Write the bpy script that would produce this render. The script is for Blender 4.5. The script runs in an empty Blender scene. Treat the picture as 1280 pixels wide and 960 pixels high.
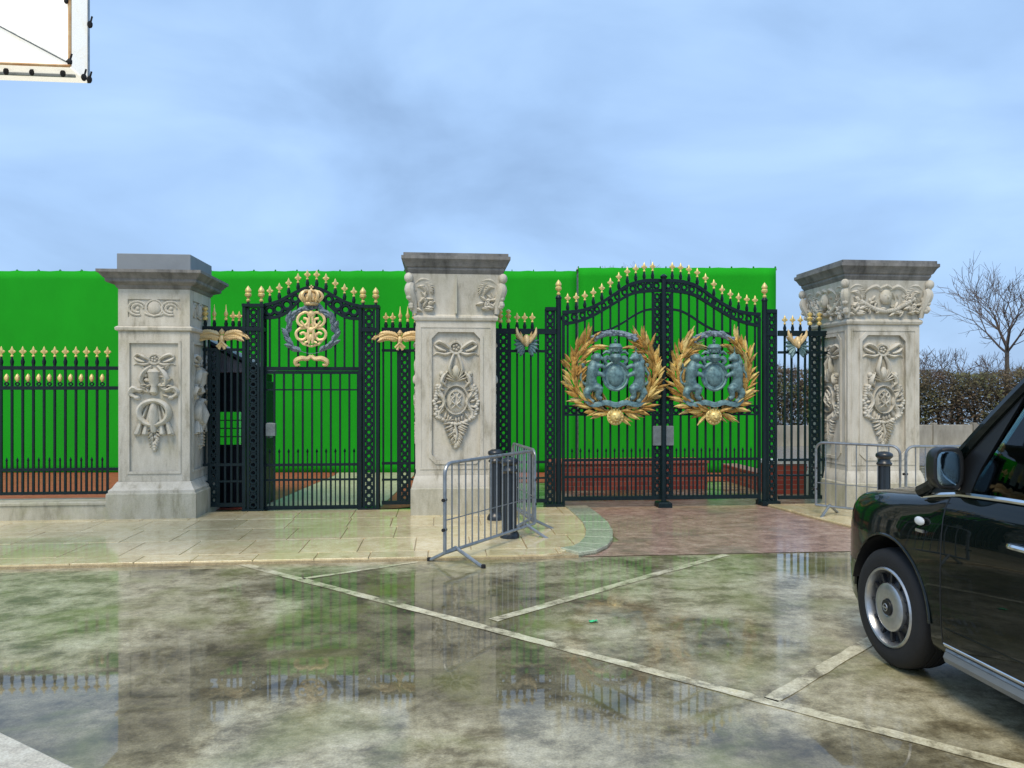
import bpy, bmesh, math, random
from mathutils import Vector, Matrix
from mathutils import noise as mnoise
R = math.radians
PI = math.pi
random.seed(11)
sc = bpy.context.scene
C = sc.collection

# ------------------------------------------------------------------ camera
cam_d = bpy.data.cameras.new('camera')
cam = bpy.data.objects.new('camera', cam_d); C.objects.link(cam)
cam.location = (0, 0, 1.6); cam.rotation_euler = (R(90), 0, R(-5.3))
cam_d.sensor_width = 36; cam_d.lens = 36*950/1280; cam_d.shift_y = 10/1280
cam_d.clip_end = 6000; cam_d.clip_start = 0.05
sc.camera = cam

# ------------------------------------------------------------------ sky, sun, exposure
SUN_EL, SUN_AZ = R(56), R(205)           # broad soft light from behind the camera, a little to the left
w = bpy.data.worlds.new('World'); sc.world = w; w.use_nodes = True
nt = w.node_tree; nt.nodes.clear()
def N(t, typ, **k):
    n = t.nodes.new(typ)
    for a, b in k.items(): setattr(n, a, b)
    return n
out = N(nt, 'ShaderNodeOutputWorld'); bg = N(nt, 'ShaderNodeBackground'); bg.inputs[1].default_value = 0.10
sky = N(nt, 'ShaderNodeTexSky', sky_type='NISHITA'); sky.sun_disc = False
sky.sun_elevation = SUN_EL; sky.sun_rotation = SUN_AZ; sky.air_density = 1.0; sky.dust_density = 1.5
tc = N(nt, 'ShaderNodeTexCoord'); mp = N(nt, 'ShaderNodeMapping'); mp.inputs['Scale'].default_value = (1.0, 1.0, 2.2)
mp.inputs['Location'].default_value = (0.35, 0.2, 0.1)
n1 = N(nt, 'ShaderNodeTexNoise'); n1.inputs['Scale'].default_value = 2.3; n1.inputs['Detail'].default_value = 6; n1.inputs['Roughness'].default_value = .5; n1.inputs['Distortion'].default_value = .35
rp = N(nt, 'ShaderNodeValToRGB')
e = rp.color_ramp.elements
e[0].position = .30; e[0].color = (.27, .42, .67, 1)
e[1].position = .72; e[1].color = (.52, .75, 1.06, 1)
e2 = rp.color_ramp.elements.new(.5); e2.color = (.38, .58, .90, 1)
mul = N(nt, 'ShaderNodeVectorMath', operation='SCALE'); mul.inputs['Scale'].default_value = 6.1
mix = N(nt, 'ShaderNodeMix', data_type='RGBA'); mix.inputs[0].default_value = .88
nt.links.new(tc.outputs['Generated'], mp.inputs[0]); nt.links.new(mp.outputs[0], n1.inputs['Vector'])
nt.links.new(n1.outputs[0], rp.inputs[0]); nt.links.new(rp.outputs[0], mul.inputs[0])
nt.links.new(sky.outputs[0], mix.inputs[6]); nt.links.new(mul.outputs[0], mix.inputs[7])
nt.links.new(mix.outputs[2], bg.inputs[0]); nt.links.new(bg.outputs[0], out.inputs[0])
sd = bpy.data.lights.new('sun', 'SUN'); sd.energy = 1.5; sd.angle = R(25); sd.color = (1, .87, .68)
so = bpy.data.objects.new('sun', sd); C.objects.link(so)
so.rotation_euler = (R(90)-SUN_EL, 0, R(-25))
vs = sc.view_settings; vs.view_transform = 'Standard'; vs.look = 'None'; vs.exposure = 0.88; vs.gamma = 1; vs.use_curve_mapping = False

# ------------------------------------------------------------------ materials
def mat(name, col, rough=.6, metal=0, var=.0, vscale=6, vstretch=(1,1,1), bump=0, bscale=60, coat=0, coat_rough=.05, dark=None, spec=.5, rnd=0, detail=6, coords='Object'):
    m = bpy.data.materials.new(name); m.use_nodes = True
    t = m.node_tree; p = t.nodes['Principled BSDF']
    p.inputs['Roughness'].default_value = rough; p.inputs['Metallic'].default_value = metal
    p.inputs['Specular IOR Level'].default_value = spec
    p.inputs['Coat Weight'].default_value = coat; p.inputs['Coat Roughness'].default_value = coat_rough
    p.inputs['Base Color'].default_value = (*col, 1)
    tcn = N(t, 'ShaderNodeTexCoord')
    src = None
    if var or dark:
        mpn = N(t, 'ShaderNodeMapping'); mpn.inputs['Scale'].default_value = vstretch
        nn = N(t, 'ShaderNodeTexNoise'); nn.inputs['Scale'].default_value = vscale; nn.inputs['Detail'].default_value = detail; nn.inputs['Roughness'].default_value = .62
        r = N(t, 'ShaderNodeValToRGB')
        d = dark or tuple(c*(1-var) for c in col)
        r.color_ramp.elements[0].position = .32; r.color_ramp.elements[0].color = (*d, 1)
        r.color_ramp.elements[1].position = .62; r.color_ramp.elements[1].color = (*col, 1)
        t.links.new(tcn.outputs[coords], mpn.inputs[0]); t.links.new(mpn.outputs[0], nn.inputs['Vector']); t.links.new(nn.outputs[0], r.inputs[0])
        src = r.outputs[0]; t.links.new(src, p.inputs['Base Color'])
    if rnd:
        oi = N(t, 'ShaderNodeObjectInfo'); hs = N(t, 'ShaderNodeHueSaturation')
        mr = N(t, 'ShaderNodeMapRange'); mr.inputs[3].default_value = 1-rnd; mr.inputs[4].default_value = 1+rnd
        t.links.new(oi.outputs['Random'], mr.inputs[0]); t.links.new(mr.outputs[0], hs.inputs['Value'])
        if src: t.links.new(src, hs.inputs['Color'])
        else: hs.inputs['Color'].default_value = (*col, 1)
        t.links.new(hs.outputs[0], p.inputs['Base Color'])
    if bump:
        b = N(t, 'ShaderNodeBump'); b.inputs['Strength'].default_value = bump; b.inputs['Distance'].default_value = .01
        nb = N(t, 'ShaderNodeTexNoise'); nb.inputs['Scale'].default_value = bscale; nb.inputs['Detail'].default_value = 6
        t.links.new(tcn.outputs['Object'], nb.inputs['Vector']); t.links.new(nb.outputs[0], b.inputs['Height']); t.links.new(b.outputs[0], p.inputs['Normal'])
    return m

def ramp(t, src, stops):
    r = N(t, 'ShaderNodeValToRGB'); els = r.color_ramp.elements
    els[0].position, els[0].color = stops[0][0], (*stops[0][1], 1)
    els[1].position, els[1].color = stops[-1][0], (*stops[-1][1], 1)
    for p_, c_ in stops[1:-1]:
        x = els.new(p_); x.color = (*c_, 1)
    t.links.new(src, r.inputs[0]); return r.outputs[0]
def tnoise(t, vec, scale, detail=6, rough=.6, dist=0):
    n = N(t, 'ShaderNodeTexNoise'); n.inputs['Scale'].default_value = scale; n.inputs['Detail'].default_value = detail
    n.inputs['Roughness'].default_value = rough; n.inputs['Distortion'].default_value = dist
    if vec: t.links.new(vec, n.inputs['Vector'])
    return n.outputs[0]
def tmix(t, f, a, b, blend='MIX'):
    m = N(t, 'ShaderNodeMix', data_type='RGBA', blend_type=blend)
    for k, s in ((0, f), (6, a), (7, b)):
        if isinstance(s, (int, float)): m.inputs[k].default_value = s
        elif isinstance(s, tuple): m.inputs[k].default_value = (*s, 1)
        else: t.links.new(s, m.inputs[k])
    return m.outputs[2]
def maprange(t, src, a, b, c, d):
    m = N(t, 'ShaderNodeMapRange'); t.links.new(src, m.inputs[0])
    for k, v in enumerate((a, b, c, d)): m.inputs[k+1].default_value = v
    return m.outputs[0]

def wet_mat(name, stops, scale=5, stretch=(1, 1, 1), extra=None, film=(.03, .22), paint=False, rnd=0, coat=1.0, bump=.25, puddles=None):
    """outdoor paving under a film of rain water"""
    m = bpy.data.materials.new(name); m.use_nodes = True
    t = m.node_tree; p = t.nodes['Principled BSDF']
    geo = N(t, 'ShaderNodeNewGeometry')
    mpn = N(t, 'ShaderNodeMapping'); mpn.inputs['Scale'].default_value = stretch
    t.links.new(geo.outputs['Position'], mpn.inputs[0])
    big = tnoise(t, geo.outputs['Position'], .55, 4, .55, .6)
    fine = tnoise(t, mpn.outputs[0], scale, 14, .74, .15)
    col = ramp(t, fine, stops)
    if puddles:                                            # shallow hollows where the rain water stands
        for cx, cy, rx, ry in puddles:
            mpp = N(t, 'ShaderNodeMapping', vector_type='POINT'); mpp.inputs['Location'].default_value = (-cx/rx, -cy/ry, 0); mpp.inputs['Scale'].default_value = (1/rx, 1/ry, 1)
            t.links.new(geo.outputs['Position'], mpp.inputs[0])
            ln = N(t, 'ShaderNodeVectorMath', operation='LENGTH'); t.links.new(mpp.outputs[0], ln.inputs[0])
            dip = maprange(t, ln.outputs['Value'], 0, 1.3, .28, 0)
            sb = N(t, 'ShaderNodeMath', operation='SUBTRACT'); t.links.new(big, sb.inputs[0]); t.links.new(dip, sb.inputs[1]); big = sb.outputs[0]
        col = tmix(t, maprange(t, big, .36, .50, 1, 0), col, tmix(t, 1, col, (.42, .40, .34), 'MULTIPLY'))
    gr = tnoise(t, geo.outputs['Position'], 17, 8, .75)
    col = tmix(t, .30, col, ramp(t, gr, [(.36, (.15, .14, .11)), (.60, (.78, .77, .74))]), 'OVERLAY')
    speck = tnoise(t, geo.outputs['Position'], 90, 3, .6)
    col = tmix(t, .34, col, ramp(t, speck, [(.35, (.25, .25, .25)), (.65, (.8, .8, .8))]), 'OVERLAY')
    if extra:                                              # algae / rust coloured patches
        pm = ramp(t, tnoise(t, geo.outputs['Position'], 1.1, 5, .6, .5), [(.50, (0, 0, 0)), (.66, (1, 1, 1))])
        col = tmix(t, pm, col, tmix(t, .55, col, extra))
    if rnd:
        oi = N(t, 'ShaderNodeObjectInfo'); hs = N(t, 'ShaderNodeHueSaturation')
        t.links.new(maprange(t, oi.outputs['Random'], 0, 1, 1-rnd, 1+rnd), hs.inputs['Value']); t.links.new(col, hs.inputs['Color']); col = hs.outputs[0]
    t.links.new(col, p.inputs['Base Color'])
    p.inputs['Roughness'].default_value = .55; p.inputs['Specular IOR Level'].default_value = .35
    p.inputs['Coat Weight'].default_value = coat; p.inputs['Coat IOR'].default_value = 1.36
    cr = maprange(t, big, .40, .60, film[0], film[1]); t.links.new(cr, p.inputs['Coat Roughness'])
    b = N(t, 'ShaderNodeBump'); b.inputs['Strength'].default_value = bump; b.inputs['Distance'].default_value = .006
    t.links.new(tnoise(t, geo.outputs['Position'], 55, 8, .6), b.inputs['Height']); t.links.new(b.outputs[0], p.inputs['Normal'])
    b2 = N(t, 'ShaderNodeBump'); b2.inputs['Distance'].default_value = .004
    t.links.new(maprange(t, big, .42, .60, .02, .16), b2.inputs['Strength'])
    t.links.new(tnoise(t, geo.outputs['Position'], 9, 5, .6), b2.inputs['Height']); t.links.new(b2.outputs[0], p.inputs['Coat Normal'])
    return m

M = {}
M['ground'] = wet_mat('wet_concrete', [(.32, (.080, .064, .032)), (.43, (.20, .172, .098)), (.52, (.37, .335, .215)), (.68, (.56, .52, .375))], 3.0, (1, 1.15, 1), (.16, .18, .025), film=(.010, .20), puddles=[(-.72,4.95,1.15,.85),(-2.3,4.1,1.1,.8),(.1,4.3,.9,.6),(-.55,6.3,1.0,.5),(.25,5.6,.6,.9)])
M['line'] = wet_mat('worn_line_paint', [(.40, (.20, .175, .105)), (.47, (.50, .46, .31)), (.62, (.76, .71, .50))], 4, (1, 1, 1), film=(.05, .2))
M['slab'] = wet_mat('wet_flagstone', [(.3, (.50, .40, .22)), (.5, (.68, .57, .34)), (.7, (.78, .68, .45))], 4, (1, 1, 1), (.50, .46, .20), film=(.04, .14), rnd=.10)
M['bed'] = wet_mat('joint_mortar', [(.3, (.33, .26, .15)), (.7, (.46, .37, .22))], 8, film=(.1, .2))
M['sett'] = wet_mat('wet_green_stone', [(.3, (.30, .34, .24)), (.7, (.46, .49, .37))], 5, film=(.05, .15), rnd=.06)
M['drive'] = wet_mat('wet_brown_paving', [(.32, (.14, .085, .062)), (.48, (.30, .19, .145)), (.68, (.48, .36, .285))], 4, (1, 1.6, 1), (.17, .14, .11), film=(.10, .30), coat=.6)
M['red'] = wet_mat('wet_red_paving', [(.3, (.24, .048, .030)), (.7, (.42, .11, .07))], 6, film=(.3, .4), coat=.12)
M['path'] = wet_mat('wet_pale_path', [(.3, (.36, .34, .23)), (.7, (.52, .49, .36))], 3, film=(.2, .3), coat=.3)
M['road'] = wet_mat('wet_road', [(.3, (.13, .13, .14)), (.7, (.22, .22, .23))], 4, film=(.05, .2))
M['kerb'] = wet_mat('pale_kerb_concrete', [(.3, (.42, .39, .31)), (.7, (.62, .59, .50))], 9, film=(.15, .3), coat=.3)

def stone_mat(name, light, mid, darkc, moss):
    m = bpy.data.materials.new(name); m.use_nodes = True
    t = m.node_tree; p = t.nodes['Principled BSDF']; geo = N(t, 'ShaderNodeNewGeometry')
    mpn = N(t, 'ShaderNodeMapping'); mpn.inputs['Scale'].default_value = (1, 1, .28); t.links.new(geo.outputs['Position'], mpn.inputs[0])
    streak = tnoise(t, mpn.outputs[0], 7, 8, .65)
    col = ramp(t, streak, [(.30, darkc), (.46, mid), (.64, light)])
    pat = ramp(t, tnoise(t, geo.outputs['Position'], 2.6, 6, .65, .4), [(.52, (0, 0, 0)), (.72, (1, 1, 1))])
    col = tmix(t, tmix(t, .5, (0, 0, 0), pat), col, moss)
    grain = tnoise(t, geo.outputs['Position'], 130, 3, .6)
    col = tmix(t, .22, col, ramp(t, grain, [(.35, (.28, .28, .28)), (.65, (.75, .75, .75))]), 'OVERLAY')
    t.links.new(col, p.inputs['Base Color']); p.inputs['Roughness'].default_value = .75; p.inputs['Specular IOR Level'].default_value = .3
    b = N(t, 'ShaderNodeBump'); b.inputs['Strength'].default_value = .35; b.inputs['Distance'].default_value = .008
    t.links.new(tnoise(t, geo.outputs['Position'], 45, 8, .65), b.inputs['Height']); t.links.new(b.outputs[0], p.inputs['Normal'])
    return m
M['stone'] = stone_mat('weathered_stone', (.63, .60, .52), (.53, .50, .42), (.28, .255, .19), (.43, .41, .29))
M['plinth'] = stone_mat('damp_plinth_stone', (.53, .51, .42), (.43, .41, .32), (.25, .235, .17), (.35, .36, .20))
M['cornice'] = stone_mat('dark_weathered_cornice', (.26, .255, .245), (.18, .178, .172), (.095, .095, .09), (.20, .19, .155))
M['block'] = mat('grey_painted_block', (.23, .26, .29), .7, var=.15, vscale=3, bump=.1)
M['iron'] = mat('dark_iron_paint', (.006, .019, .023), .42, var=.4, vscale=20, spec=.28)
M['gold'] = mat('gilded_paint', (.95, .73, .28), .36, metal=.3, var=.40, vscale=18, bump=.2, bscale=80)
M['oldgold'] = mat('aged_gilding', (.74, .47, .15), .42, metal=.35, var=.55, vscale=14, bump=.3, bscale=60)
M['palegold'] = mat('pale_gilding', (.88, .66, .34), .45, metal=.2, var=.35, vscale=14, bump=.25, bscale=60)
M['patina'] = mat('blue_green_patina', (.17, .30, .31), .5, metal=.15, dark=(.055, .11, .125), vscale=22, bump=.4, bscale=50)
M['bluegrey'] = mat('blue_grey_wreath_paint', (.24, .31, .36), .55, dark=(.09, .125, .16), vscale=26, bump=.5, bscale=60)
M['green'] = mat('chroma_green_cloth', (.010, .37, .012), .85, var=.12, vscale=1.2, vstretch=(1, 1, .5), bump=.12, bscale=7, spec=.2)
M['greenrail'] = mat('green_hem', (.02, .30, .03), .8, var=.4, vscale=9)
M['steel'] = mat('galvanised_steel', (.34, .37, .39), .38, metal=.65, var=.35, vscale=14, bump=.08)
M['black'] = mat('black_bollard_paint', (.012, .019, .026), .4, var=.3, coat=.3, coat_rough=.2)
M['rubber'] = mat('black_rubber', (.012, .012, .013), .75, bump=.2, bscale=120, var=.3)
M['paint'] = mat('dark_taxi_paint', (.0022, .0050, .0046), .3, coat=.75, coat_rough=.015, spec=.05)
M['trim'] = mat('black_trim', (.008, .009, .010), .4)
M['chrome'] = mat('chrome', (.72, .74, .76), .12, metal=1)
M['mirror'] = mat('mirror_glass', (.20, .27, .30), .06, metal=1)
M['alloy'] = mat('wheel_silver', (.50, .51, .52), .28, metal=.85, var=.2, vscale=20)
M['alloydark'] = mat('wheel_dark', (.03, .031, .034), .4, metal=.3)
M['sill'] = mat('grey_sill', (.20, .215, .22), .35, metal=.3, var=.2)
M['lamp'] = mat('clear_lamp', (.75, .76, .75), .15, coat=1)
M['lampred'] = mat('red_lamp', (.35, .01, .01), .15, coat=1)
M['seat'] = mat('black_upholstery', (.02, .021, .024), .6)
M['hut'] = mat('dark_blue_hut_paint', (.004, .007, .017), .5, var=.4, vscale=7, spec=.2)
M['hutroof'] = mat('grey_hut_roof', (.20, .21, .27), .5, var=.25, vscale=5)
M['brick'] = None
M['coping'] = mat('white_coping', (.75, .75, .73), .6, var=.15)
M['concrete'] = mat('concrete_panel', (.40, .37, .30), .8, dark=(.20, .18, .14), vscale=2.2, vstretch=(1, 1, .4), bump=.3, rnd=.12)
M['bark'] = mat('grey_brown_bark', (.16, .13, .10), .85, var=.4, vscale=9)
M['twig'] = mat('twig_bark', (.13, .10, .085), .9, var=.3)
M['lock'] = mat('grey_lock_plate', (.20, .235, .235), .5, metal=.3, var=.35, vscale=14)
M['tarmac_dark'] = mat('drain_dark', (.05, .05, .05), .5)

def brick_mat():
    m = bpy.data.materials.new('red_brick'); m.use_nodes = True
    t = m.node_tree; p = t.nodes['Principled BSDF']; tcn = N(t, 'ShaderNodeTexCoord')
    sep = N(t, 'ShaderNodeSeparateXYZ'); t.links.new(tcn.outputs['Object'], sep.inputs[0])
    ad = N(t, 'ShaderNodeMath', operation='ADD'); t.links.new(sep.outputs[0], ad.inputs[0]); t.links.new(sep.outputs[1], ad.inputs[1])
    cb = N(t, 'ShaderNodeCombineXYZ'); t.links.new(ad.outputs[0], cb.inputs[0]); t.links.new(sep.outputs[2], cb.inputs[1])
    br = N(t, 'ShaderNodeTexBrick'); br.inputs['Scale'].default_value = 1; br.inputs['Brick Width'].default_value = .225; br.inputs['Row Height'].default_value = .075; br.inputs['Mortar Size'].default_value = .006
    br.inputs['Color1'].default_value = (.30, .045, .03, 1); br.inputs['Color2'].default_value = (.42, .085, .05, 1); br.inputs['Mortar'].default_value = (.30, .18, .14, 1)
    t.links.new(cb.outputs[0], br.inputs['Vector']); t.links.new(br.outputs[0], p.inputs['Base Color']); p.inputs['Roughness'].default_value = .7
    b = N(t, 'ShaderNodeBump'); b.inputs['Strength'].default_value = .6; b.inputs['Distance'].default_value = .006; b.invert = True
    t.links.new(br.outputs['Fac'], b.inputs['Height']); t.links.new(b.outputs[0], p.inputs['Normal'])
    return m
M['brick'] = brick_mat()

def hedge_mat():
    m = bpy.data.materials.new('winter_hedge_leaves'); m.use_nodes = True
    t = m.node_tree; p = t.nodes['Principled BSDF']; geo = N(t, 'ShaderNodeNewGeometry')
    c1 = ramp(t, tnoise(t, geo.outputs['Position'], 1.1, 5, .6), [(.34, (.085, .048, .030)), (.5, (.080, .062, .028)), (.66, (.075, .085, .024))])
    ra = ramp(t, geo.outputs['Random Per Island'], [(0, (.45, .45, .45)), (1, (1.5, 1.5, 1.4))])
    t.links.new(tmix(t, 1, c1, ra, 'MULTIPLY'), p.inputs['Base Color']); p.inputs['Roughness'].default_value = .7
    return m
M['hedge'] = hedge_mat()

def glass_mat(name, tint, refl=1.0):
    m = bpy.data.materials.new(name); m.use_nodes = True
    t = m.node_tree; t.nodes.clear()
    o = N(t, 'ShaderNodeOutputMaterial'); mx = N(t, 'ShaderNodeMixShader'); tr = N(t, 'ShaderNodeBsdfTransparent'); gl = N(t, 'ShaderNodeBsdfGlossy')
    tr.inputs[0].default_value = (*tint, 1); gl.inputs['Roughness'].default_value = .015; gl.inputs[0].default_value = (.9, .95, .97, 1)
    fr = N(t, 'ShaderNodeFresnel'); fr.inputs[0].default_value = 1.5
    t.links.new(fr.outputs[0], mx.inputs[0]); t.links.new(tr.outputs[0], mx.inputs[1]); t.links.new(gl.outputs[0], mx.inputs[2]); t.links.new(mx.outputs[0], o.inputs[0])
    return m
M['glass'] = glass_mat('tinted_car_glass', (.42, .60, .58))
M['hutglass'] = glass_mat('hut_glass', (.85, .9, .88))

def softbox_mat():
    m = bpy.data.materials.new('glowing_white_cloth'); m.use_nodes = True
    t = m.node_tree; p = t.nodes['Principled BSDF']; tcn = N(t, 'ShaderNodeTexCoord')
    p.inputs['Base Color'].default_value = (.82, .82, .78, 1); p.inputs['Roughness'].default_value = .8
    p.inputs['Emission Color'].default_value = (1, .96, .86, 1); p.inputs['Emission Strength'].default_value = .34
    b = N(t, 'ShaderNodeBump'); b.inputs['Strength'].default_value = .8; b.inputs['Distance'].default_value = .05
    t.links.new(tnoise(t, tcn.outputs['Object'], 2.2, 4, .55, 1.2), b.inputs['Height']); t.links.new(b.outputs[0], p.inputs['Normal'])
    st_ = ramp(t, tnoise(t, tcn.outputs['Object'], 3.5, 5, .6), [(.56, (.82, .82, .78)), (.74, (.76, .62, .36))]); t.links.new(st_, p.inputs['Base Color'])
    return m
M['cloth'] = softbox_mat()
M['stain'] = mat('rust_stained_webbing', (.75, .55, .30), .8, dark=(.55, .22, .06), vscale=9, coords='Object')

# ------------------------------------------------------------------ mesh builder
class MB:
    def __init__(s): s.v = []; s.f = []
    def add(s, vs, fs):
        o = len(s.v); s.v += [tuple(v) for v in vs]; s.f += [tuple(i+o for i in f) for f in fs]
    def box(s, x0, x1, y0, y1, z0, z1):
        s.add([(x0,y0,z0),(x1,y0,z0),(x1,y1,z0),(x0,y1,z0),(x0,y0,z1),(x1,y0,z1),(x1,y1,z1),(x0,y1,z1)],
              [(0,3,2,1),(4,5,6,7),(0,1,5,4),(1,2,6,5),(2,3,7,6),(3,0,4,7)]); return s
    def cbox(s, x0, x1, y0, y1, z0, z1, c):
        """box with a chamfered top"""
        s.add([(x0,y0,z0),(x1,y0,z0),(x1,y1,z0),(x0,y1,z0),(x0,y0,z1-c),(x1,y0,z1-c),(x1,y1,z1-c),(x0,y1,z1-c),
               (x0+c,y0+c,z1),(x1-c,y0+c,z1),(x1-c,y1-c,z1),(x0+c,y1-c,z1)],
              [(0,3,2,1),(0,1,5,4),(1,2,6,5),(2,3,7,6),(3,0,4,7),(4,5,9,8),(5,6,10,9),(6,7,11,10),(7,4,8,11),(8,9,10,11)]); return s
    def tube(s, pts, r, n=6, cap=True, flat=1.0):
        pts = [Vector(p) for p in pts]; k = len(pts)
        rs = list(r) if isinstance(r, (list, tuple)) else [r]*k
        if 4 <= k <= 9 and n >= 6:                 # round the path off
            P_, R2 = [], []
            for i in range(k-1):
                p0, p1, p2, p3 = pts[max(i-1,0)], pts[i], pts[i+1], pts[min(i+2,k-1)]
                for u in (0,1/3,2/3):
                    P_.append(.5*((2*p1)+(p2-p0)*u+(2*p0-5*p1+4*p2-p3)*u*u+(3*p1-p0-3*p2+p3)*u**3)); R2.append(rs[i]+(rs[i+1]-rs[i])*u)
            pts = P_+[pts[-1]]; rs = R2+[rs[-1]]; k = len(pts)
        ref = None; rings = []
        for i, p in enumerate(pts):
            t = (pts[min(i+1,k-1)] - pts[max(i-1,0)])
            if t.length < 1e-9: t = Vector((0,0,1))
            t.normalize()
            if ref is None:
                ref = Vector((0,1,0)) if abs(t.y) < .9 else Vector((1,0,0))
            a = (ref - t*ref.dot(t))
            if a.length < 1e-6: a = t.orthogonal()
            a.normalize(); b = t.cross(a); ref = a
            rings.append([p + (a*math.cos(2*PI*j/n)*flat + b*math.sin(2*PI*j/n))*rs[i] for j in range(n)])
        vs = [v for q in rings for v in q]; fs = []
        for i in range(k-1):
            for j in range(n):
                fs.append((i*n+j, i*n+(j+1)%n, (i+1)*n+(j+1)%n, (i+1)*n+j))
        if cap: fs += [tuple(range(n-1,-1,-1)), tuple((k-1)*n+j for j in range(n))]
        s.add(vs, fs); return s
    def lathe(s, prof, n=12, c=(0,0,0), axis='z'):
        vs = []; fs = []
        for r_, z_ in prof:
            for j in range(n):
                a = 2*PI*j/n; x, y = r_*math.cos(a), r_*math.sin(a)
                q = (x, y, z_) if axis == 'z' else ((x, z_, y) if axis == 'y' else (z_, x, y))
                vs.append((c[0]+q[0], c[1]+q[1], c[2]+q[2]))
        for i in range(len(prof)-1):
            for j in range(n): fs.append((i*n+j, i*n+(j+1)%n, (i+1)*n+(j+1)%n, (i+1)*n+j))
        if prof[0][0] > 1e-6: fs.append(tuple(range(n-1,-1,-1)))
        if prof[-1][0] > 1e-6: fs.append(tuple((len(prof)-1)*n+j for j in range(n)))
        s.add(vs, fs); return s
    def ell(s, c, r, n=10, m=7, rot=None):
        vs = []; fs = []
        for i in range(m+1):
            th = PI*i/m
            for j in range(n):
                a = 2*PI*j/n
                q = Vector((math.sin(th)*math.cos(a)*r[0], math.sin(th)*math.sin(a)*r[1], math.cos(th)*r[2]))
                if rot: q = rot @ q
                vs.append((c[0]+q.x, c[1]+q.y, c[2]+q.z))
        for i in range(m):
            for j in range(n): fs.append((i*n+j, (i+1)*n+j, (i+1)*n+(j+1)%n, i*n+(j+1)%n))
        s.add(vs, fs); return s
    def leaf(s, c, ang, l, w_, lift=.02):
        """ridged leaf lying on an XZ wall, tip turned by ang from +z"""
        st = [(0,.25),(.2,.8),(.45,1),(.75,.66),(1,.06)]; ca, sa = math.cos(ang), math.sin(ang)
        vs = []; fs = []
        for t_, ww in st:
            up_ = -lift*math.sin(t_*2.2)-.004
            for x, y in ((-ww*w_,up_+.012),(0,up_-.010),(ww*w_,up_+.012),(0,.02)):
                z = t_*l; vs.append((c[0]+x*ca+z*sa, c[1]+y, c[2]-x*sa+z*ca))
        for i in range(4):
            for j in range(4): fs.append((i*4+j,i*4+(j+1)%4,i*4+4+(j+1)%4,i*4+4+j))
        fs += [(3,2,1,0),(16,17,18,19)]
        s.add(vs, fs); return s
    def torus(s, c, R_, r, n=14, k=6, rx=1, rz=1, a0=0, a1=2*PI):
        """ring in the XZ plane"""
        full = abs(a1-a0-2*PI) < 1e-6; cnt = n if full else n+1
        vs = []; fs = []
        for i in range(cnt):
            a = a0+(a1-a0)*i/n
            for j in range(k):
                b = 2*PI*j/k
                rr = R_ + r*math.cos(b)
                vs.append((c[0]+rr*math.cos(a)*rx, c[1]+r*math.sin(b), c[2]+rr*math.sin(a)*rz))
        for i in range(n):
            i2 = (i+1) % cnt
            for j in range(k): fs.append((i*k+j, i*k+(j+1)%k, i2*k+(j+1)%k, i2*k+j))
        s.add(vs, fs); return s
    def prism(s, poly, y0, y1):
        """XZ polygon extruded along Y"""
        n = len(poly); vs = [(x, y0, z) for x, z in poly] + [(x, y1, z) for x, z in poly]
        s.add(vs, [tuple(range(n)), tuple(range(2*n-1, n-1, -1))] + [(i, i+n, (i+1)%n+n, (i+1)%n) for i in range(n)]); return s
    def slab(s, poly, z0, z1, c=0):
        """XY polygon extruded along Z, optional chamfer"""
        n = len(poly)
        cx = sum(p[0] for p in poly)/n; cy = sum(p[1] for p in poly)/n
        def sh(p):
            d = math.hypot(p[0]-cx, p[1]-cy) or 1; return (p[0]-(p[0]-cx)/d*c*1.4, p[1]-(p[1]-cy)/d*c*1.4)
        vs = [(x,y,z0) for x,y in poly]+[(x,y,z1-c) for x,y in poly]+([(*sh(p),z1) for p in poly] if c else [])
        fs = [tuple(range(n-1,-1,-1))]+[(i,(i+1)%n,n+(i+1)%n,n+i) for i in range(n)]
        if c: fs += [(n+i,n+(i+1)%n,2*n+(i+1)%n,2*n+i) for i in range(n)]+[tuple(2*n+i for i in range(n))]
        else: fs += [tuple(n+i for i in range(n))]
        s.add(vs, fs); return s
    def sq(s, cx, cy, prof):
        """square loft: prof of (half width, z)"""
        vs = []; fs = []
        for h, z in prof: vs += [(cx-h,cy-h,z),(cx+h,cy-h,z),(cx+h,cy+h,z),(cx-h,cy+h,z)]
        for i in range(len(prof)-1):
            for j in range(4): fs.append((i*4+j,i*4+(j+1)%4,i*4+4+(j+1)%4,i*4+4+j))
        fs += [(3,2,1,0), tuple((len(prof)-1)*4+j for j in range(4))]
        s.add(vs, fs); return s
    def ringframe(s, outer, inner, y0, y1):
        """XZ frame between two loops of the same length; y0 is the front"""
        n = len(outer)
        vs = [(x,y0,z) for x,z in outer]+[(x,y0,z) for x,z in inner]+[(x,y1,z) for x,z in outer]+[(x,y1,z) for x,z in inner]
        fs = []
        for i in range(n):
            j = (i+1) % n
            fs += [(i,j,n+j,n+i), (n+i,n+j,3*n+j,3*n+i), (2*n+i,3*n+i,3*n+j,2*n+j), (i,2*n+i,2*n+j,j)]
        s.add(vs, fs); return s
    def xf(s, mtx, start=0):
        for i in range(start, len(s.v)): s.v[i] = tuple(mtx @ Vector(s.v[i]))
        return s
    def mesh(s, name, smooth=True, ang=40):
        me = bpy.data.meshes.new(name); me.from_pydata(s.v, [], s.f)
        bm = bmesh.new(); bm.from_mesh(me); bmesh.ops.delete(bm, geom=[v for v in bm.verts if not v.link_faces], context='VERTS'); bmesh.ops.remove_doubles(bm, verts=bm.verts, dist=1e-6)
        bmesh.ops.recalc_face_normals(bm, faces=bm.faces); bm.to_mesh(me); bm.free()
        if smooth:
            for p in me.polygons: p.use_smooth = True
            me.set_sharp_from_angle(angle=R(ang))
        me.update(); return me
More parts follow.
